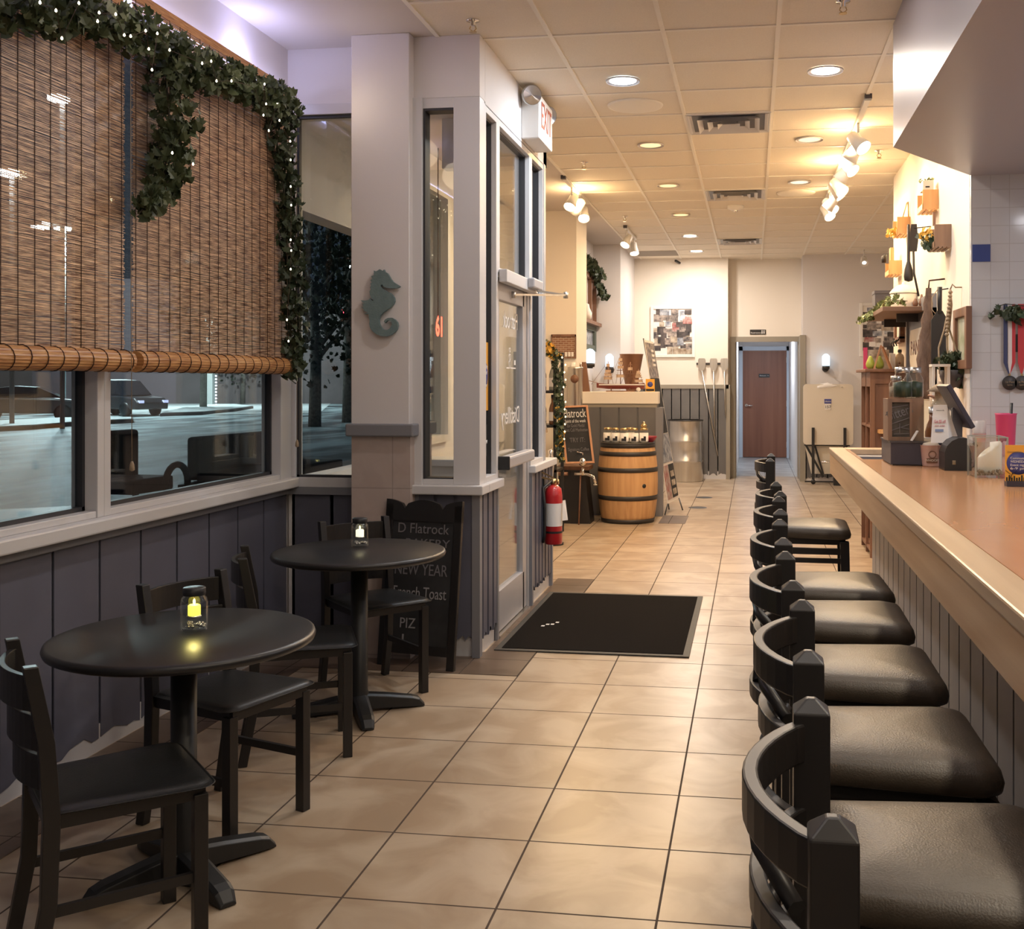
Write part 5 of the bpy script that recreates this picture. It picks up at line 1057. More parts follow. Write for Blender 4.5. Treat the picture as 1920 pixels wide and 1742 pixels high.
# macrame plant hanger
q0 = onY(1782, 542, 7.0); pz = onY(1785, 700, 7.0)
t = thing('hanging_planter', 'macrame rope hanger with a leafy green potted plant above the till', 'plant', (pz.x, 7.0, onY(1785, 715, 7.0).z))
m = MB(); 
for s_ in (-1, 0, 1):
    m.tube([q0, q0+Vector((s_*.008, 0, -.10)), q0+Vector((-.02+s_*.015, .01, -.25)), Vector((pz.x-.03+s_*.05, 7.0, pz.z+.16)), Vector((pz.x+s_*.075, 7.0, pz.z+.0)), Vector((pz.x, 7.0, pz.z-.1))], .006, 6)
m.tube([q0+Vector((0, 0, 0)), q0+Vector((.012, 0, .03)), q0+Vector((.03, 0, .01)), Vector((WX, 7.0, q0.z+.01))], .005, 6)
for k in range(12): m.lathe([(.006, -.012), (.015, 0), (.006, .012)], q0+Vector((-.002*k, 0, -.02-.024*k)), 8)
m.build('rope_hanger', M['rope'], t)
MB().lathe([(.001, -.09), (.05, -.085), (.075, -.02), (.075, .02), (.068, .02), (.001, .0)], pz, 22, caps=False).build('pot', M['darkgrey'], t)
leaf_cluster([((pz.x-.07, 7.0, pz.z+.06), .06), ((pz.x+.05, 7.0, pz.z+.10), .07), ((pz.x+.03, 6.97, pz.z-.05), .08)], 170, .055, 15).build('foliage', M['leaf_dark'], t)
# framed picture near the corner (on the wall)
fy0, fy1 = onX(1813, 600, WX-.03).y, onX(1788, 600, WX-.03).y
fz1, fz0 = onX(1800, 578, WX-.03).z, onX(1800, 692, WX-.03).z
t = thing('landscape_picture', 'reddish brown framed narrow landscape picture beside the tiled wall corner', 'picture', (WX, (fy0+fy1)/2, fz0))
m = MB(); w_ = .055; m.box(WX-.035, WX, fy0, fy0+w_, fz0, fz1); m.box(WX-.035, WX, fy1-w_, fy1, fz0, fz1); m.box(WX-.035, WX, fy0+w_, fy1-w_, fz0, fz0+w_); m.box(WX-.035, WX, fy0+w_, fy1-w_, fz1-w_, fz1); m.build('frame', M['oak'], t, bevel=.004)
MB().box(WX-.015, WX-.004, fy0+w_, fy1-w_, fz0+w_, fz1-w_).build('print', mat('landscape_print', (.30, .34, .20), .4, col2=(.62, .60, .50), vscale=8), t)
# ---------- oak cabinet with items
t = thing('oak_cabinet', 'brown oak cabinet with panelled front and open side shelves by the right wall', 'cabinet', (1.13, 9.9, 0))
ax, bx_, ay, by_ = .985, 1.28, 9.4, 10.15; zt = 1.575
m = MB(); m.box(ax, ax+.04, ay, ay+.03, 0, zt); m.box(bx_-.04, bx_, ay, ay+.03, 0, zt); m.box(ax+.04, bx_-.04, ay, ay+.03, zt-.10, zt); m.box(ax+.04, bx_-.04, ay, ay+.03, 0, .12); m.box(ax+.04, bx_-.04, ay, ay+.03, .78, .85); m.box(ax+.04, bx_-.04, ay+.012, ay+.03, .12, zt-.10)
m.box(bx_-.02, bx_, ay+.03, by_, 0, zt); m.box(ax, bx_, by_-.02, by_, 0, zt); m.box(ax, ax+.02, ay+.34, ay+.38, 0, zt); m.box(ax+.2, ax+.21, ay+.03, by_, 0, zt); m.box(ax, ax+.02, ay+.03, by_, 1.45, zt); m.build('carcass', M['oak'], t)
for z in (.05, .4, .75, 1.1): MB().box(ax+.003, ax+.2, ay+.03, by_-.02, z, z+.02).build('side_shelf', M['oak'], t)
MB().box(ax-.045, bx_+.0, ay-.03, by_+.03, zt, zt+.025).build('cabinet_top', M['oak'], t, bevel=.004)
MB().box(ax+.06, ax+.26, ay-.15, ay-.002, 1.06, 1.09).build('pull_out_ledge', M['pine'], t)
rd = random.Random(9); bc = [mat('book_red', (.35, .05, .04), .6), mat('book_cream', (.6, .55, .45), .7), mat('book_blue', (.07, .1, .25), .6), mat('book_green', (.08, .16, .08), .6)]
bn = ['red', 'cream', 'blue', 'green']; sn = {.07: 'bottom shelf', .42: 'second shelf from the floor', .77: 'third shelf from the floor', 1.12: 'top shelf'}
od = ['nearest', 'second nearest', 'third nearest', 'fourth nearest', 'fifth nearest', 'sixth nearest', 'seventh nearest']
for z in (.07, .42, .77, 1.12):
    y = ay+.045
    for k in range(7):
        w_ = .032+.012*rd.random(); c_ = rd.randrange(4); h_ = .2+.08*rd.random()
        if k == 7: break
        b = MB().box(ax+.03, ax+.18, y, y+w_-.003, z+.001, z+h_).build('book', bc[c_]); tag(b, '%s %s book on the %s of the oak cabinet' % (od[k], bn[c_], sn[z]), 'book', 'books in the side of the oak cabinet'); y += w_
zc_ = zt+.0255
def onCab(px): return onY(px, 690, 9.5).x
def pear(px, label):
    x = onY(px, 690, 9.46).x; t = thing('pear', label, 'pear', (x, 9.46, zc_), 0, 'green pears on the oak cabinet')
    MB().lathe([(.001, 0), (.025, .003), (.037, .025), (.038, .045), (.028, .075), (.017, .095), (.012, .108), (.001, .112)], (x, 9.46, zc_), 20, caps=False).build('fruit', M['pear'], t)
    MB().tube([(x, 9.46, zc_+.108), (x+.004, 9.46, zc_+.125)], .002, 5).build('stem', M['vine'], t)
pear(1632, 'left green pear on the oak cabinet'); pear(1649, 'right green pear on the oak cabinet, inside the small easel')
x = onY(1651, 690, 9.40).x; t = thing('easel_stand', 'small wooden A-shaped easel standing over the right pear', 'easel', (x, 9.40, zc_))
m = MB(); m.bar((x-.055, 9.385, zc_), (x+.003, 9.40, zc_+.20), .012, .012); m.bar((x+.075, 9.385, zc_), (x+.003, 9.40, zc_+.20), .012, .012); m.bar((x+.095, 9.43, zc_), (x+.02, 9.415, zc_+.19), .014, .012); m.build('legs', M['pine_frame'], t)
x = onY(1645, 690, 9.7).x; t = thing('picture_card', 'glass-fronted picture card leaning behind the pears', 'picture', (x, 9.7, zc_)); MB().box(x-.10, x+.10, 9.70, 9.715, zc_, zc_+.17).build('card', M['photo_tan'], t); MB().box(x-.12, x-.085, 9.69, 9.70, zc_, zc_+.19).build('pink_strip', M['pink'], t)
x = onY(1674, 690, 9.5).x; tag(MB().box(x-.022, x+.022, 9.5, 9.53, zc_, zc_+.13).build('white_card', M['paper']), 'narrow white card between the easel and the ceramic bottle', 'card')
x = onY(1687, 690, 9.48).x; t = thing('ceramic_bottle', 'beige ceramic bottle with a heart mark and dark stopper on the oak cabinet', 'bottle', (x, 9.48, zc_))
MB().lathe([(.001, 0), (.036, 0), (.037, .10), (.028, .122), (.014, .128), (.014, .14), (.001, .14)], (x, 9.48, zc_), 20, caps=False).build('bottle_body', M['rope'], t); MB().lathe([(.014, .14), (.018, .145), (.015, .165), (.001, .166)], (x, 9.48, zc_), 12, caps=False).build('stopper', M['hoop'], t); MB().lathe([(.001, 0), (.011, 0), (.001, .002)], (x-.005, 9.442, zc_+.05), 12, Matrix.Rotation(PI/2, 4, 'X')).build('heart_mark', M['oak'], t)
# ================================================================== ITEMS ON THE BAR
BZ = 1.0675
t = thing('cash_drawer', 'dark navy metal cash drawer under the chalkboard crate on the bar', 'cash drawer', (.87, 5.85, BZ), 0)
m = MB(); cd_h = onY(1669, 829, 5.75).z
m.prism([(.70, 5.70), (1.06, 5.66), (1.07, 6.06), (.70, 6.10)], lambda a, b, t_: (a, b, t_), BZ+.006, cd_h); m.build('drawer_box', M['navy'], t, bevel=.004)
m = MB(); m.prism([(.695, 5.695), (1.065, 5.655), (1.075, 6.065), (.695, 6.105)], lambda a, b, t_: (a, b, t_), cd_h, cd_h+.008); m.prism([(.71, 5.71), (1.05, 5.67), (1.06, 6.05), (.71, 6.09)], lambda a, b, t_: (a, b, t_), BZ, BZ+.006); m.build('lid_plate', M['darkgrey'], t)
cz = cd_h+.0085
# chalkboard crate
x0c, x1c = onY(1665, 800, 5.72).x, onY(1741, 800, 5.72).x; zc1 = onY(1690, 747, 5.72).z
t = thing('chalkboard_crate', 'brown wooden box with a chalk drawing panel on top of the cash drawer', 'crate', ((x0c+x1c)/2, 5.8, cz))
m = MB(); xs = x0c+(x1c-x0c)*.60
for a in ((x0c, x0c+.02, cz, zc1), (xs-.012, xs, cz, zc1), (x0c+.02, xs-.012, cz, cz+.02), (x0c+.02, xs-.012, zc1-.02, zc1)): m.box(a[0], a[1], 5.72, 5.74, a[2], a[3])
m.build('frame', M['crate_brown'], t); MB().box(x0c+.01, xs-.01, 5.735, 5.745, cz+.01, zc1-.01).build('slate', mat('dusty_slate', (.085, .075, .065), .8, var=.3, vscale=12), t)
m = MB(); m.box(xs, xs+.06, 5.735, 5.93, cz, zc1-.0); m.box(x0c, xs, 5.745, 5.93, cz, zc1-.003); m.build('box_body', M['crate_brown'], t)
text('Bitters', .07, Matrix.Translation(((x0c+xs)/2, 5.733, (cz+zc1)/2+.035)) @ Matrix.Rotation(.35, 4, 'Y').inverted() @ Matrix.Rotation(PI/2, 4, 'X'), M['chalk_dim'], t, 'chalk_drawing', .13)
m = MB(); xm, zm = (x0c+xs)/2, (cz+zc1)/2
for a, b in (((-.05, -.06), (.06, -.02)), ((-.06, -.03), (.05, .01)), ((.0, -.07), (.0, -.02)), ((.05, -.07), (.05, .0)), ((-.07, .02), (-.05, .06)), ((-.05, .06), (.04, .075)), ((-.03, -.075), (.05, -.072)), ((.0, -.04), (.05, -.05))): m.bar((xm+a[0], 5.733, zm+a[1]), (xm+b[0], 5.733, zm+b[1]), .003, .004)
m.build('chalk_strokes', M['chalk_dim'], t)
def mason(px, py, yy, s_, label, fill):
    p = onY(px, py, yy); z = zc1+.0005; t = thing('mason_jar', label, 'jar', (p.x, yy, z), 0, 'glass jars on the chalkboard crate')
    MB().lathe([(.001, 0), (.045*s_, 0), (.05*s_, .01), (.05*s_, .10*s_), (.036*s_, .125*s_), (.036*s_, .14*s_)], (p.x, yy, z), 24, caps=False).build('glass_body', M['clear'], t)
    MB().lathe([(.001, .004), (.044*s_, .006), (.046*s_, .08*s_), (.001, .09*s_)], (p.x, yy, z), 20, caps=False).build('contents', M[fill], t)
    MB().lathe([(.037*s_, .13*s_), (.039*s_, .132*s_), (.039*s_, .16*s_), (.001, .162*s_)], (p.x, yy, z), 24, caps=False).build('lid', M['steel'], t)
mason(1692, 746, 5.79, 1.0, 'mason jar of dark herbs on the chalkboard crate, in front', 'leaf_dark'); mason(1713, 746, 5.87, 1.0, 'mason jar of dark herbs on the right of the chalkboard crate', 'leaf_dark'); mason(1680, 746, 5.89, .72, 'smaller jar with pale contents at the left of the chalkboard crate', 'rope')
# acrylic card holder
t = thing('acrylic_holder', 'tilted clear acrylic holder with a white card between crate and tent card', 'holder', (.93, 5.68, cz)); a, b = onY(1712, 822, 5.66), onY(1744, 752, 5.72)
m = MB(); m.add([(a.x, 5.66, cz), (a.x+.05, 5.66, cz), (b.x+.02, 5.73, b.z), (b.x-.03, 5.73, b.z)], [(0, 1, 2, 3)]); m.add([(a.x, 5.664, cz), (a.x+.05, 5.664, cz), (b.x+.02, 5.734, b.z), (b.x-.03, 5.734, b.z)], [(3, 2, 1, 0)]); m.build('acrylic_sheet', M['clear'], t)
MB().bar((a.x-.01, 5.65, cz+.005), (a.x+.022, 5.66, cz+.055), .022, .004).build('white_card', M['paper'], t)
# tent card
a = onY(1760, 822, 5.58); w_ = .125; x0 = onY(1744, 800, 5.58).x; ht = onY(1765, 759, 5.6).z
t = thing('tent_card', 'white folded paper tent card printed in red and blue beside the till', 'card', (x0+.06, 5.6, cz))
MB().prism([(x0, 0), (x0+.088, 0), (x0+.083, 1), (x0+.018, 1)], lambda a_, b_, t_: (a_, 5.56+.035*b_+t_, cz+(ht-cz)*b_), 0, .003).build('front_sheet', M['paper'], t)
m = MB(); m.add([(x0+.088, 5.56, cz), (x0+.15, 5.63, cz), (x0+.083, 5.595, ht), (x0+.088, 5.563, cz), (x0+.15, 5.634, cz), (x0+.083, 5.599, ht)], [(0, 1, 2), (5, 4, 3), (0, 3, 4, 1), (1, 4, 5, 2)]); m.build('side_sheet', M['white'], t)
ink = mat('red_ink', (.55, .10, .12), .7)
text('Get $5 off', .022, face_cam((x0+.046, 5.575, cz+.105)), ink, t, 'red_print', .055); text('your order', .011, face_cam((x0+.046, 5.573, cz+.085)), ink, t, 'red_print'); MB().box(x0+.022, x0+.062, 5.566, 5.5675, cz+.055, cz+.068).build('blue_print', mat('pale_blue_ink', (.25, .32, .5), .7), t); text('rewards', .012, face_cam((x0+.05, 5.59, cz+.16)), M['black'], t, 'print')
# receipt printer hump and till screen
def bump(name, pts, y0, y1, m, t_): return MB().prism(pts, lambda a_, b_, q: (a_, q, b_), y0, y1).build(name, m, t_, bevel=.006)
t = thing('receipt_printer', 'rounded black receipt printer on the bar beside the glass vase', 'printer', (.96, 5.45, BZ))
xa_, xb_ = onY(1771, 870, 5.43).x, onY(1826, 870, 5.43).x
zz = onY(1790, 820, 5.43).z
pts = [(xa_-.005, BZ), (xb_, BZ), (xb_, BZ+.10)]+[(xa_+.08+.085*math.cos(a_), BZ+.075+(zz-BZ-.075)*math.sin(a_)) for a_ in (.6, 1.0, 1.4, 1.8, 2.2, 2.6, 3.0)]
bump('printer_body', pts, 5.40, 5.56, M['black'], t); MB().box(xa_+.03, xa_+.045, 5.392, 5.398, BZ+.03, BZ+.05).build('key_lock', M['chrome'], t)
t = thing('till_screen', 'dark touch-screen till on an angled stand leaning right on the bar', 'till', (1.0, 5.75, cz)); tsb = onY(1800, 822, 5.66)
s0, s1, s2, s3 = onY(1773, 718, 5.62), onY(1798, 719, 5.78), onY(1831, 802, 5.62), onY(1812, 800, 5.5)
A_, B_ = onY(1775, 722, 5.60), onY(1822, 802, 5.60)
dr_ = (B_-A_).normalized(); nr = Vector((dr_.z, 0, -dr_.x))
def scr(u, v, d): return A_+(B_-A_)*u+Vector((0, .30*v, 0))+nr*d
m = MB(); m.add([scr(u, v, d) for d in (-.012, .012) for v in (-.15, .85) for u in (0, 1)], [(0, 2, 3, 1), (4, 5, 7, 6), (0, 1, 5, 4), (2, 6, 7, 3), (0, 4, 6, 2), (1, 3, 7, 5)]); m.build('screen_housing', M['navy'], t, bevel=.004)
dd = .013 if nr.x > 0 else -.013
m = MB(); m.add([scr(u, v, dd*(1 if k else .9)) for k in (0, 1) for v in (-.12, .82) for u in (.04, .96)], [(0, 2, 3, 1), (4, 5, 7, 6), (0, 1, 5, 4), (2, 6, 7, 3), (0, 4, 6, 2), (1, 3, 7, 5)]); m.build('display_glass', mat('display_glass', (.05, .05, .07), .1), t)
m = MB(); m.bar(onY(1794, 765, 5.72), (tsb.x-.01, 5.70, cz+.012), .05, .05); m.box(tsb.x-.09, tsb.x+.03, 5.67, 5.82, cz+.001, cz+.015); m.build('stand', M['darkgrey'], t, bevel=.004)
# lantern + glass bottles + sauce bottle behind
p = onY(1763, 745, 6.3); t = thing('table_lantern', 'small grey metal lantern behind the till', 'lantern', (p.x, 6.3, BZ))
lz = onY(1763, 722, 6.3).z
MB().lathe([(.06, BZ), (.06, BZ+.10), (.055, BZ+.105)], (p.x, 6.3, 0), 8).build('base', M['steel'], t); MB().lathe([(.045, BZ+.10), (.045, lz-.08)], (p.x, 6.3, 0), 8).build('glass', M['clear'], t)
MB().lathe([(.05, lz-.14), (.05, lz-.11), (.03, lz-.09), (.03, lz-.04), (.075, lz-.035), (.03, lz), (.01, lz+.01), (.01, lz+.02)], (p.x, 6.3, 0), 8).build('roof', M['rope'], t)
m = MB(); [m.box(p.x+sx_*.038-.004, p.x+sx_*.038+.004, 6.3+sy_*.038-.004, 6.3+sy_*.038+.004, BZ+.1, lz-.11) for sx_ in (-1, 1) for sy_ in (-1, 1)]; m.build('corner_post', M['hoop'], t)
for k, (px_, l) in enumerate(((1746, 'dark slim bottle left of the lantern'), (1753, 'second slim bottle touching the lantern base'))):
    p = onY(px_, 800, 6.15); bottle(p.x, 6.15, BZ, .95, clearb if k else amber, l, 'steel'); 
p = onY(1762, 690, 6.9); q = onY(1762, 745, 6.9)
t = thing('tall_wooden_lantern', 'tall pale wooden lantern frame behind the small grey lantern', 'lantern', (p.x, 6.9, BZ)); m = MB(); lz2 = onY(1762, 683, 6.9).z
[m.box(p.x+sx_*.045-.008, p.x+sx_*.045+.008, 6.9+sy_*.045-.008, 6.9+sy_*.045+.008, BZ, lz2) for sx_ in (-1, 1) for sy_ in (-1, 1)]; m.box(p.x-.055, p.x+.055, 6.845, 6.955, BZ+.0, BZ+.02); m.box(p.x-.055, p.x+.055, 6.845, 6.955, lz2-.015, lz2); m.build('frame', M['wax'], t)
MB().lathe([(.028, BZ+.02), (.028, lz2-.16), (.001, lz2-.16)], (p.x, 6.9, 0), 16, caps=False).build('wooden_candle', M['pine'], t); MB().tube([(p.x-.08, 6.83, lz2-.19), (p.x-.03, 6.84, lz2-.205), (p.x-.02, 6.84, lz2-.23)], [.006, .012, .004], 6).build('little_red_bird', M['copper'], t)
# paper cup
p = onZ(1741, 872, BZ); t = thing('ice_cream_cup', 'pink tinted plastic cup with printed logo in front of the cash drawer', 'cup', (p.x, p.y-.06, BZ))
cx_, cy_ = p.x, p.y-.07
MB().lathe([(.001, 0), (.040, 0), (.042, .006), (.052, .105), (.055, .108), (.050, .107), (.039, .008), (.001, .006)], (cx_, cy_, BZ), 26, caps=False).build('cup_body', mat('pink_cup', (.62, .44, .40), .35), t)
m = MB(); rs = [[(cx_+.0465*math.sin(a_)*(1+.0006*0), cy_-.0475*math.cos(a_)-.001, BZ+z_) for a_ in [(-.62+.124*k) for k in range(11)]] for z_ in (.018, .042)]; m.rings(rs, False, False, False, closed=False); m.build('printed_band', M['oak'], t)
MB().lathe([(.020, 0), (.020, .002), (.015, .002), (.015, 0)], (cx_, cy_-.050, BZ+.062), 16, Matrix.Rotation(PI/2, 4, 'X'), caps=False).build('printed_logo', M['oak'], t); text('WHOOPS', .016, face_cam((cx_, cy_-.052, BZ+.032)), M['wax'], t, 'lettering')
MB().lathe([(.001, .10), (.047, .10), (.035, .118), (.001, .124)], (cx_, cy_, BZ), 18, caps=False).build('contents', M['wax'], t)
# square glass vase with candle
gx0, gx1, gy0, gy1 = onY(1828, 880, 5.0).x, onY(1891, 880, 5.0).x, 5.0, 5.18; gh = onY(1850, 820, 5.0).z
t = thing('square_vase', 'thick square glass vase holding a white candle and pebbles', 'vase', ((gx0+gx1)/2, 5.1, BZ)); m = MB()
gw = .006
m.box(gx0, gx0+gw, gy0, gy1, BZ, gh); m.box(gx1-gw, gx1, gy0, gy1, BZ, gh); m.box(gx0, gx1, gy0, gy0+gw, BZ, gh); m.box(gx0, gx1, gy1-gw, gy1, BZ, gh); m.box(gx0, gx1, gy0, gy1, BZ, BZ+.012); m.build('glass_box', M['clear'], t, bevel=.003)
m = MB(); M['gedge'] = mat('glass_edge', (.42, .46, .43), .08, coat=.6); [MB().box(a_-.004, a_+.004, b_-.004, b_+.004, BZ, gh-.003).build('corner_edge', M['gedge'], t) for a_ in (gx0+.004, gx1-.004) for b_ in (gy0+.004, gy1-.004)]; m.box(gx0, gx0+.006, gy0, gy1, gh-.003, gh+.001); m.box(gx1-.006, gx1, gy0, gy1, gh-.003, gh+.001); m.box(gx0, gx1, gy0-.001, gy0+.005, gh-.003, gh+.001); m.box(gx0, gx1, gy1-.005, gy1, gh-.003, gh+.001); m.build('glass_rim', M['gedge'], t)
mx_ = (gx0+gx1)/2+.012
rs = [[(mx_+r_*math.cos(2*PI*k/26), 5.1+r_*math.sin(2*PI*k/26), z_+(.035*math.cos(2*PI*k/26) if z_ > BZ+.1 else 0)) for k in range(26)] for r_, z_ in ((.001, BZ+.02), (.05, BZ+.02), (.052, BZ+.03), (.052, BZ+.118), (.046, BZ+.126), (.001, BZ+.12))]
MB().rings(rs, False, False).build('candle', M['wax'], t)
rd = random.Random(3); m = MB()
for k in range(120):
    r_ = rd.uniform(.004, .008); m.lathe([(.001, -r_), (r_, 0), (.001, r_)], (rd.uniform(gx0+.015, gx1-.015), rd.uniform(gy0+.015, gy1-.015), BZ+.014+rd.uniform(0, .02)), 6, caps=False)
o = m.build('pebbles', M['rope'], t); o['kind'] = 'stuff'
# orange card stand
p = onY(1887, 905, 4.62); wd_ = .14; t = thing('orange_flyer_stand', 'orange and blue flyer in a dark stand at the right edge of the bar', 'flyer', (p.x+.07, 4.65, BZ)); zt_ = onY(1887, 835, 4.62).z
MB().box(p.x, p.x+wd_, 4.64, 4.645, BZ+.02, zt_).build('flyer', M['orange_card'], t); MB().box(p.x+.002, p.x+wd_, 4.62, 4.67, BZ, BZ+.022).build('stand_base', M['navy'], t)
cxx = p.x+.052
MB().lathe([(.001, 0), (.047, 0), (.047, .001), (.001, .001)], (cxx, 4.6395, BZ+.095), 30, Matrix.Rotation(PI/2, 4, 'X')).build('blue_disc', M['blue_print'], t)
for k, s_ in enumerate(('Community', 'WEDNESDAY', 'Event night', '6-9 pm')): text(s_, .014, face_cam((cxx, 4.638, BZ+.115-.014*k)), M['paper'], t, 'lettering', .065)
text('Downtown', .012, face_cam((p.x+.035, 4.638, zt_-.028)), M['brass'], t, 'lettering')
m = MB(); rd = random.Random(8)
for k in range(14): a_ = p.x+.003+k*.0098; m.box(a_, a_+.006, 4.6385, 4.6398, BZ+.022, BZ+.034+rd.uniform(0, .012))
m.bar((p.x+.015, 4.639, BZ+.025), (p.x+.028, 4.639, BZ+.055), .014, .001); m.bar((p.x+.028, 4.639, BZ+.05), (p.x+.045, 4.639, BZ+.062), .006, .001); m.bar((p.x+.02, 4.639, BZ+.05), (p.x+.0, 4.639, BZ+.066), .006, .001); m.build('crowd_print', M['black'], t)
# pink tumbler and clear cup at back
p = onY(1886, 845, 6.5); x_ = p.x; t = thing('pink_tumbler', 'magenta tumbler with a black straw by the tiled wall', 'tumbler', (x_, 6.5, BZ)); th = onY(1886, 775, 6.5).z
MB().lathe([(.001, BZ), (.045, BZ), (.047, BZ+.01), (.058, th-.01), (.062, th), (.056, th-.004), (.044, BZ+.012), (.001, BZ+.01)], (x_, 6.5, 0), 26, caps=False).build('cup_body', M['pink'], t); MB().tube([(x_+.02, 6.5, BZ+.02), (x_+.032, 6.5, th+.06)], .008).build('straw', M['black'], t)
p = onY(1836, 845, 6.5); t = thing('clear_cup', 'clear plastic cup behind the glass vase', 'cup', (p.x, 6.5, BZ)); ch_ = onY(1836, 789, 6.5).z; MB().lathe([(.001, BZ), (.030, BZ), (.040, ch_), (.038, ch_), (.028, BZ+.006), (.001, BZ+.005)], (p.x, 6.5, 0), 22, caps=False).build('cup_body', mat('frosted_cup', (.6, .56, .55), .3, alpha=.5), t); MB().lathe([(.034, BZ+.08), (.0385, BZ+.13)], (p.x, 6.5, 0), 22, caps=False).build('print', mat('faint_print', (.5, .35, .35), .5), t)
for k, (px_, c_, l) in enumerate(((1752, 'paper', 'small white capped sauce bottle behind the tent card'), (1790, 'white', 'small white jar between the tent card and the till stand'))):
    p = onY(px_, 830, 6.0); bottle(p.x, 6.0, BZ, .62, M[c_], l, 'red')
# medals on the tile wall with vine
def medal(px_, label, rib):
    p = onY(px_, 718, 6.70); t = thing('medal', label, 'medal', (p.x, 6.70, p.z-.04), 0, 'round medals hanging on the tiled wall')
    MB().lathe([(.001, -.004), (.041, -.004), (.043, 0), (.041, .004), (.001, .004)], (p.x, 6.70, p.z), 32, Matrix.Rotation(PI/2, 4, 'X'), caps=False).build('medal_disc', M['hoop'], t)
    text('1st Place', .016, face_cam((p.x, 6.694, p.z+.005)), M['rope'], t, 'medal_lettering', .05); text('Spirits', .012, face_cam((p.x, 6.694, p.z-.012)), M['rope'], t, 'medal_lettering')
    MB().lathe([(.006, -.002), (.008, 0), (.006, .002)], (p.x, 6.70, p.z+.048), 10, Matrix.Rotation(PI/2, 4, 'X')).build('ring', M['brass'], t)
    top = onY(px_-6, 570, 6.70)
    for k, (dx, c_) in enumerate(rib): 
        m = MB(); m.prism([(p.x-.003+dx*.05, p.z+.05), (p.x+.003+dx*.05, p.z+.05), (p.x+dx+.011, p.z+.12), (p.x+dx+.011, top.z), (p.x+dx-.011, top.z), (p.x+dx-.011, p.z+.12)], lambda a_, b_, t_: (a_, t_+.002*k, b_), 6.705, 6.707); m.build('ribbon', M[c_], t)
M['blue_rib'] = mat('navy_ribbon', (.05, .06, .14), .7); M['white_rib'] = mat('white_ribbon', (.72, .68, .66), .7); M['red_rib'] = mat('red_ribbon', (.55, .05, .06), .7)
medal(1893, 'left medal with navy, white and red ribbon on the tiled wall', ((-.022, 'blue_rib'), (.004, 'white_rib'), (.024, 'red_rib'))); medal(1916, 'right medal with wide red ribbon at the edge of the picture', ((-.01, 'red_rib'), (.01, 'red_rib')))
MB_ = MB().box(onY(1900, 627, 6.729).x, onY(1915, 627, 6.729).x, 6.724, 6.7295, onY(1900, 660, 6.729).z, onY(1900, 627, 6.729).z); tag(MB_.build('dark_wall_plate', M['darkgrey']), 'dark square plate on the tiled wall between the medal ribbons', 'plate')
t = thing('wall_vine', 'ivy vine sprig fixed on the tiled wall above the medals', 'plant', (1.45, 6.69, 1.9)); vp = [onY(1855, 592, 6.69), onY(1870, 575, 6.68), onY(1885, 570, 6.68), onY(1905, 572, 6.68), onY(1930, 575, 6.68)]
MB().tube(vp, .003, 5).build('vine', M['vine'], t); leaf_cluster([(vp[0], .01), (vp[1], .03)], 6, .05, 21).build('foliage', M['leaf_dark'], t); leaf_cluster([(onY(1875, 585, 6.67), .035), (onY(1925, 590, 6.67), .06)], 34, .06, 22).build('foliage', M['leaf_dark'], t)
# ================================================================== BLINDS
BXp = -2.50
def blind(y0, y1, ztop, zroll, label, seed):
    t = thing('bamboo_blind', label, 'window blind', (BXp, (y0+y1)/2, zroll-.05), 0, 'bamboo roll-up blinds on the windows')
    rd = random.Random(seed); m = MB(); p = .0052; n = int((ztop-zroll-.0)/p)
    for k in range(n):
        z = zroll+.0+k*p; h = .0017+rd.uniform(-.0004, .0004); a = rd.uniform(-.008, .008); b = rd.uniform(-.008, .008); dx = rd.uniform(-.0012, .0012)
        # slight droop per stick, three spans
        ys = [y0+a, y0+(y1-y0)*.33, y0+(y1-y0)*.66, y1+b]; dz = [rd.uniform(-.0011, .0011) for _ in ys]
        rs = [[(BXp+dx-.0014, y, z+d-h), (BXp+dx+.0014, y, z+d-h), (BXp+dx+.0014, y, z+d+h), (BXp+dx-.0014, y, z+d+h)] for y, d in zip(ys, dz)]
        m.rings(rs, True, True, False)
    m.build('slats', M['bamboo'], t)
    m = MB(); nc = int((y1-y0)/.088)
    for k in range(nc+1):
        y = y0+.02+(y1-y0-.04)*k/nc; m.tube([(BXp+.003, y, zroll-.01), (BXp+.003, y+rd.uniform(-.003, .003), (ztop+zroll)/2), (BXp+.003, y, ztop)], .0016, 4)
    m.build('weaving_cord', M['cord'], t)
    m = MB(); r_ = .042
    rs = []
    for y in [y0-.005+(y1-y0+.01)*k/10 for k in range(11)]:
        ring = []
        for j in range(44):
            a_ = 2*PI*j/44; q = r_*(1+.035*(j % 2)+.02*math.sin(a_*3)); ring.append((BXp+.012+q*math.cos(a_), y, zroll-.02+q*math.sin(a_)+.0015*math.sin(y*9)))
        rs.append(ring)
    m.rings(rs, True, True, False).build('rolled_end', M['bamboo_roll'], t)
    for k in range(nc+1):
        m = MB(); y = y0+.02+(y1-y0-.04)*k/nc; yy = y+rd.uniform(-.006, .006)
        m.tube([(BXp+.012+(r_+.003)*math.cos(a_), y+(yy-y)*math.sin(a_), zroll-.02+(r_+.003)*math.sin(a_)) for a_ in [-2.2+.45*q for q in range(10)]], .0022, 4); m.build('roll_cord', M['cord'], t)
    MB().box(BXp-.02, BXp+.0, y0, y1, ztop, ztop+.04).build('head_rail', M['bamboo_roll'], t)
    c = MB(); yc = y1-.05; c.tube([(BXp+.06, yc, ztop), (BXp+.062, yc, zroll+.3), (BXp+.06, yc+.01, 1.18)], .0016, 4); c.lathe([(.004, 1.18), (.009, 1.165), (.010, 1.145), (.003, 1.14)], (BXp+.06, yc+.01, 0), 10); c.build('pull_cord', M['rope'], t)
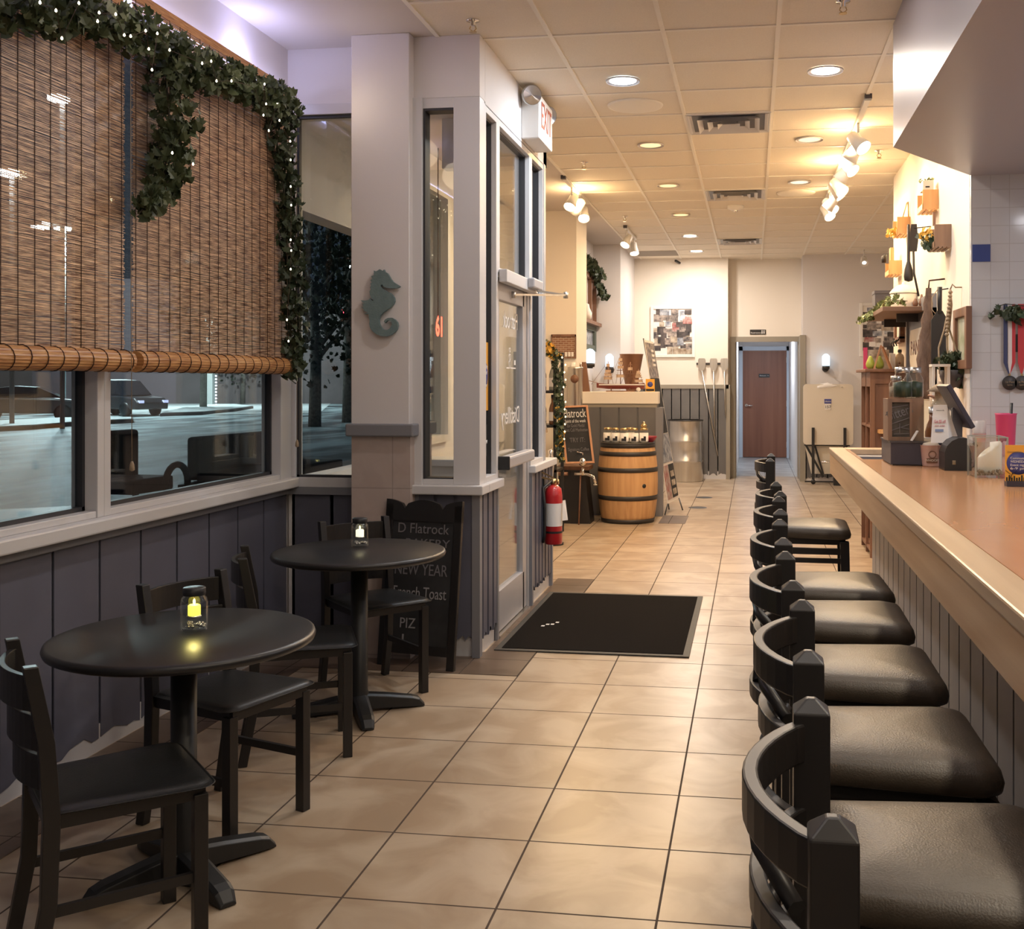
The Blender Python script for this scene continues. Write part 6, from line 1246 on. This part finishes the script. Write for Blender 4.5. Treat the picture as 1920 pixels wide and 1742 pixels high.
blind(2.40, 4.025, 3.0, 1.60, 'nearer bamboo blind at the left edge of the picture, half rolled up', 1)
blind(4.085, 5.60, 3.06, 1.60, 'farther bamboo blind under the ivy next to the corner window', 2)
# ================================================================== GARLANDS
GX = -2.40
t = thing('ivy_garland', 'thick artificial ivy garland draped along the top of the blinds and down the window corner', 'garland', (GX, 4.6, 2.9))
def gx(x, y, r, X=GX): v = onX(x, y, X); return ((v.x, v.y, v.z), r)
top = [gx(-60, -14, .08), gx(0, 12, .08), gx(60, 25, .075), gx(130, 32, .08), gx(200, 42, .09), gx(260, 58, .10), gx(320, 100, .11), gx(380, 132, .10), gx(440, 150, .09), gx(500, 175, .10), gx(540, 205, .11, GX-.04)]
down = [gx(520, 190, .11, GX-.04), gx(528, 280, .09, GX-.05), gx(540, 360, .08, GX-.05), gx(545, 450, .085, GX-.05), gx(545, 540, .08, GX-.05), gx(552, 620, .09, GX-.05), gx(548, 700, .05, GX-.05)]
hang = [gx(320, 120, .11), gx(325, 200, .115), gx(325, 270, .11), gx(315, 330, .10), gx(290, 370, .07), gx(270, 392, .045)]
leaf_cluster(top, 1700, .050, 51).build('top_foliage', M['leaf'], t)
leaf_cluster(down, 760, .050, 52).build('corner_foliage', M['leaf_dark'], t)
leaf_cluster(hang, 560, .050, 53).build('hanging_foliage', M['leaf'], t)
m = MB()
for path in (top, down, hang):
    for dq in (-.02, .03): m.tube([Vector(p)+Vector((dq*.5, dq, dq)) for p, r in path], .004, 5)
m.build('stems', M['vine'], t)
t = thing('fairy_lights', 'warm fairy lights threaded through the ivy over the window', 'string lights', (GX, 4.6, 2.9))
rd = random.Random(77); bp_ = [(75, 5), (105, 20), (148, 6), (186, 24), (217, 27), (183, 40), (233, 66), (245, 68), (273, 58), (295, 63), (116, 72), (279, 92), (318, 94), (379, 119), (285, 131), (396, 115), (406, 152), (434, 152), (476, 162), (496, 158), (499, 195), (520, 193), (494, 216), (524, 226), (323, 287), (504, 245), (544, 265), (545, 300), (362, 308), (545, 350), (546, 385), (545, 450), (546, 470), (545, 505), (538, 600), (541, 640)]
w_ = []
for x_, y_ in bp_:
    p = onX(x_, y_, GX+.13 if x_ < 470 else GX+.07); w_.append(p)
    MB().lathe([(.001, -.005), (.0042, -.002), (.0035, .003), (.001, .007)], p, 8, caps=False).build('bulb', M['bulb'], t)
m = MB(); m.tube(sorted([p for p in w_ if p.z > 2.6], key=lambda q: q.y), .0012, 3); m.tube([p for p in w_ if p.z <= 2.6 and p.y > 5][::1], .0012, 3); m.build('wire', M['cord'], t)
for yy, pw in ((3.8, 1.2), (4.6, 1.2), (5.4, 1.2)): lamp('POINT', (GX+.25, yy, 3.0), pw*.6, WARM, .1, name='fairy_glow')
# rack garland, window decor ivy
t = thing('rack_garland', 'leafy garland with yellow flowers wrapped down the side of the dark rack', 'garland', (-1.84, 10.25, .9))
gp = [((-2.08, 10.1, 1.80), .05), ((-1.95, 10.1, 1.84), .07), ((-1.84, 10.12, 1.72), .06), ((-1.815, 10.12, 1.3), .05), ((-1.815, 10.12, .9), .045), ((-1.80, 10.12, .75), .04)]
leaf_cluster(gp, 420, .05, 61).build('foliage', M['leaf_dark'], t); leaf_cluster(gp[:3], 70, .055, 62).build('blossoms', M['yellow_fl'], t); leaf_cluster(gp[3:], 22, .05, 63).build('blossoms', M['yellow_fl'], t); MB().tube([p for p, r in gp], .006, 5).build('stem', M['vine'], t)
m = MB(); rd = random.Random(5)
for k in range(12): m.lathe([(.001, -.012), (.010, 0), (.001, .012)], (-1.765+rd.uniform(-.02, .02), 10.07, .95+.07*k), 6, caps=False)
m.build('tiny_lights', M['candle_w'], t)
t = thing('frame_ivy', 'dark ivy swag over the old window frame on the white side wall', 'garland', (-2.1, 14.2, 2.9)); gp = [((-2.1, 13.35, 3.02), .08), ((-2.08, 14.0, 3.0), .09), ((-2.05, 14.5, 2.9), .09), ((-2.03, 14.7, 2.65), .07)]
leaf_cluster(gp, 260, .09, 64).build('foliage', M['leaf_dark'], t); MB().tube([p for p, r in gp], .006, 5).build('stem', M['vine'], t)
tag(MB().lathe([(.001, 0), (.06, 0), (.07, .08), (.04, .15), (.03, .2), (.001, .21)], (-2.11, 13.75, 2.286), 14, caps=False).build('white_vase', M['paper']), 'small white vase on the ledge of the old window frame', 'vase')
# ================================================================== OUTSIDE
GZ = -.15
struct(MB().box(-75, XL-.14, -14, 90, GZ-.05, GZ), 'ground', M['asphalt'])
struct(MB().prism([(-3, -8), (-3, 34), (-8.2, 13.5), (-14, 9), (-14, -8)][::-1], lambda a, b, t_: (a, b, t_), GZ, GZ+.012), 'ground_patio_shade', mat('shaded_patio', (.06, .065, .06), .5, var=.2, vscale=1.5))  # patio colour darkened for the shade near the building
def blob(pts, z0, z1, m, name, label=None, cat=None, grp=None):
    o = MB().prism(pts, lambda a, b, t_: (a, b, t_), z0, z1).build(name, m)
    return o
def gp_(x, y): v = onZ(x, y, GZ); return (v.x, v.y)
def island(pix, name, label):
    poly = [gp_(*q) for q in pix]; t = thing(name, label, 'kerb island', (poly[0][0], poly[0][1], GZ), 0, 'snowy kerb islands in the parking lot')
    MB().prism(poly, lambda a, b, t_: (a, b, t_), GZ, GZ+.14).build('kerb', M['ext_wall'], t)
    cx_ = sum(p[0] for p in poly)/len(poly); cy_ = sum(p[1] for p in poly)/len(poly)
    MB().prism([(cx_+(a-cx_)*.97, cy_+(b-cy_)*.97) for a, b in poly], lambda a, b, t_: (a, b, t_), GZ+.14, GZ+.17).build('snow_cover', M['snow'], t)
island([(-60, 812), (60, 806), (150, 798), (250, 793), (250, 789), (120, 790), (-60, 799)], 'kerb_island', 'nearer snowy kerb island left of the window post')
island([(300, 781), (380, 778), (440, 772), (475, 766), (440, 762), (390, 763), (340, 770)], 'kerb_island', 'farther snowy kerb island around the thin tree')
o = blob([gp_(*q) for q in [(205, 781), (600, 774), (620, 757), (205, 757)]], GZ, GZ+.01, M['snow'], 'snow_field'); struct_tag = tag(o, kind='structure')
# building far behind
t = thing('far_building', 'dark long building across the parking lot', 'building', (-45, 75, GZ)); 
A = onZ(60, 757, GZ); Bq = onZ(330, 757, GZ); Cq = onZ(700, 757, GZ)
def wallseg(a, b, h, m, name, dz=0, th=.4):
    a = Vector(a); b = Vector(b); d = (b-a).normalized(); nn = Vector((-d.y, d.x, 0))*th
    MB().add([(p.x, p.y, z) for z in (GZ, GZ+h) for p in (a, b, b+nn, a+nn)], [(0, 1, 2, 3), (7, 6, 5, 4), (0, 4, 5, 1), (1, 5, 6, 2), (2, 6, 7, 3), (3, 7, 4, 0)]).build(name, m, t)
wallseg(onZ(-200, 757, GZ), A, 9, M['ext_wall'], 'wall'); wallseg(A, Bq, 9, mat('plum_facade', (.16, .13, .145), .9, var=.06, vscale=.4), 'facade'); wallseg(Bq, Cq, 7, M['ext_wall'], 'wall')
p = onZ(393, 762, GZ); MB().box(p.x-.25, p.x+.35, p.y-.3, p.y+.3, GZ, GZ+6).build('lit_column', mat('pale_column', (.45, .48, .45), .8), t)
t = thing('rope_light', 'vertical string of tiny white lights on the far building', 'string lights', (p.x+1.6, p.y-1, GZ))
m = MB(); [m.lathe([(.001, -.07), (.07, 0), (.001, .07)], (onY(405, 765-6*k, p.y-1).x, p.y-1, onY(405, 765-6*k, p.y-1).z), 6, caps=False) for k in range(11)]; m.build('bulbs', emis('cold_bulb', (.7, .75, 1), 8), t)
MB().tube([(onY(405, 765, p.y-1).x, p.y-1, GZ), (onY(405, 705, p.y-1).x, p.y-1, 3)], .02, 5).build('wire', M['cord'], t)
# trees
def tree(x, y, zt, label, h=7, r=.14, crown=True, cr=2.6):
    p = onZ(x, y, GZ); t = thing('parking_tree', label, 'tree', tuple(p), 0, 'trees around the parking lot')
    m = MB(); m.tube([p, p+Vector((.05, 0, h*.4)), p+Vector((-.1, .1, h*.8))], [r, r*.8, r*.5], 8)
    rd = random.Random(int(x)); 
    for k in range(7):
        a_ = rd.uniform(0, 6.28); m.tube([p+Vector((0, 0, h*(.35+.06*k))), p+Vector((math.cos(a_)*1.3, math.sin(a_)*1.3, h*(.6+.06*k)))], [r*.4, r*.12], 5)
    m.build('trunk', M['bark'], t)
    if crown: leaf_cluster([(p+Vector((0, 0, h*.55)), cr*.7), (p+Vector((0, 0, h*.95)), cr), (p+Vector((0, 0, h*1.2)), cr*.7)], 1500, .28, int(x)).build('crown', M['tree_leaf'], t)
tree(381, 768, 0, 'thin tree with pale trunk on the farther snowy island', 7, .22)
tree(590, 800, 0, 'dark bushy tree seen through the corner window', 6.5, .25, cr=3.4); tree(652, 792, 0, 'dark tree next to the pillar seen through the corner window', 8, .25, cr=3.6); tree(455, 757, 0, 'dark tree near the right edge of the second window', 6, .2, cr=3.2)
# cars
def car(px_, py_, rot, label, suv=False):
    p = onZ(px_, py_, GZ); t = thing('parked_suv' if suv else 'parked_car', label, 'car', (0, 0, 0))
    Hh = 1.7 if suv else 1.42
    body = [(-2.3, .35), (-2.32, .75), (-2.1, .92), (-1.5, .98), (1.1, .95), (2.05, .85), (2.3, .65), (2.28, .32)]
    top = [(-1.75, .95), (-1.2, Hh-.08), (-.4, Hh), (.5, Hh-.06), (1.35, .95)] if not suv else [(-2.1, .95), (-1.9, Hh-.05), (-.3, Hh), (.6, Hh-.06), (1.25, .98)]
    rs = []
    for yy, sc in ((-.9, .96), (-.82, 1), (.82, 1), (.9, .96)): rs.append([(x_*sc, yy, z_ if z_ < .6 else z_-(.03 if abs(yy) > .85 else 0)) for x_, z_ in body])
    MB().rings(rs, True, True, False).build('car_body', M['car_paint'], t, world=False, bevel=.05)
    rs = []
    for yy, sc in ((-.78, .0), (-.62, 1), (.62, 1), (.78, .0)): rs.append([(x_, yy, z_ if sc else .95+(z_-.95)*.15) for x_, z_ in top])
    MB().rings(rs, True, True, False).build('cabin', M['car_glass'], t, world=False)
    MB().prism([(-1.1, Hh-.06), (-.4, Hh+.02), (.4, Hh-.03), (.3, Hh-.09), (-.4, Hh-.04)], lambda a, b, q: (a, q, b), -.6, .6).build('roof_snow', M['snow'], t, world=False)
    for x_ in (-1.4, 1.4):
        for yy in (-.82, .82): MB().lathe([(.001, -.11), (.2, -.11), (.33, -.10), (.33, .10), (.2, .11), (.001, .11)], (x_, yy, .33), 22, Matrix.Rotation(PI/2, 4, 'X'), caps=False).build('wheel', M['black'], t, world=False)
    for yy in (-.68, .68): MB().box(2.2, 2.33, yy-.13, yy+.13, .62, .74).build('headlight', emis('dim_headlamp', (.6, .65, 1.0), .6), t, world=False)
    t.location = p; t.rotation_euler.z = rot; return t
car(52, 789, math.radians(28), 'dark sedan parked beyond the nearer snowy island, seen through the left window')
car(226, 779, math.radians(-20), 'dark sport utility car seen right of the window post', True)
# street lamp
p = onZ(118, 784, GZ); t = thing('street_lamp', 'bright white street lamp glowing through the nearer blind', 'street lamp', tuple(p))
MB().tube([p, p+Vector((0, 0, 8.6))], .13, 10).build('pole', M['snow'], t)
hl = emis('street_lamp_lens', (.75, .95, 1.0), 60)
for dx in (-.9, 0, .9): 
    q = p+Vector((dx*.8, dx*.6, 8.5)); MB().box(q.x-.3, q.x+.3, q.y-.3, q.y+.3, q.z-.08, q.z+.1).build('lamp_head', M['ext_wall'], t); MB().box(q.x-.26, q.x+.26, q.y-.26, q.y+.26, q.z-.20, q.z-.08).build('lamp_lens', hl, t)
lamp('POINT', p+Vector((0, 0, 8.0)), 3800, (.78, .97, 1.0), .4, parent=t)
def glow(px_, py_, Y, size, col, s_, name, label):
    q = onY(px_, py_, Y); t = tag(MB().lathe([(.001, -size), (size, 0), (.001, size)], q, 12, caps=False).build(name, emis(name+'_light', col, s_)), label, 'light'); return q
for px_, py_, Y, l in ((110, 183, 34, 'elongated lot light high behind the nearer blind'), (15, 322, 34, 'lot light at the left edge behind the nearer blind'), (655, 496, 60, 'white lot light seen through the corner window')):
    q = onY(px_, py_, Y); t = thing('lot_light', l, 'street lamp', (q.x, q.y, GZ), 0, 'distant parking lot lights'); MB().lathe([(.001, -.2), (.35, -.12), (.35, .05), (.001, .1)], q, 12, caps=False).build('lens', hl, t); MB().tube([(q.x, q.y+.2, GZ), (q.x, q.y+.2, q.z)], .08, 6).build('pole', M['ext_wall'], t)
q = onY(656, 584, 55); t = thing('red_shop_sign', 'tiny red lit sign far away in the corner window', 'sign', (q.x, q.y, GZ)); MB().box(q.x-.5, q.x+.5, q.y, q.y+.1, q.z-.15, q.z+.15).build('lit_panel', emis('red_sign', (1, .05, .08), 5), t); MB().box(q.x-.05, q.x+.05, q.y+.1, q.y+.2, GZ, q.z).build('post', M['ext_wall'], t)
lamp('POINT', (-24, 30, 8), 260, (.75, .96, 1.0), .4, name='lot_fill'); lamp('POINT', (-34, 62, 9), 4500, (.8, .97, 1.0), .4, name='lot_fill')  # fill added over the lot and trees, no fixtures
# patio furniture
def PG(x, y): return onZ(x, y, GZ)
dk = mat('dark_wicker', (.035, .034, .032), .8, bump=.4, bscale=60)
p = onZ(395, 930, GZ); d = (onZ(480, 915, GZ)-p).normalized(); ang = math.atan2(d.y, d.x)
t = thing('patio_sofa', 'dark wicker patio sofa with a round ring arm outside the second window', 'sofa', (0, 0, 0))
MB().box(-.35, 2.6, 0, .16, .25, .86).build('backrest', dk, t, world=False, bevel=.05); MB().box(-.35, 2.6, -.75, 0, .16, .36).build('seat', dk, t, world=False, bevel=.03)
m = MB(); m.tube([(-1.0+.24*math.cos(a_), -.15, .28+.25*math.sin(a_)) for a_ in [2*PI*k/20 for k in range(21)]], .045, 8); m.bar((-.85, -.1, .2), (-.3, -.1, .22), .08, .08); m.build('ring_arm', dk, t, world=False)
for x_ in (-.3, 2.5):
    for y_ in (-.7, .1): MB().box(x_-.03, x_+.03, y_-.03, y_+.03, 0, .2).build('leg', dk, t, world=False)
t.location = p; t.rotation_euler.z = ang
p = onZ(232, 932, GZ); t = thing('patio_armchair', 'dark high-backed patio armchair left of the ring-armed sofa', 'armchair', (0, 0, 0))
MB().box(-.35, .35, 0, .14, .2, .95).build('backrest', dk, t, world=False, bevel=.05); MB().box(-.6, .30, -.6, 0, .10, .30).build('seat', dk, t, world=False, bevel=.03)
for x_ in (-.5, .2): MB().box(x_-.03, x_+.03, -.6, -.54, 0, .12).build('leg', dk, t, world=False)
t.location = p; t.rotation_euler.z = ang
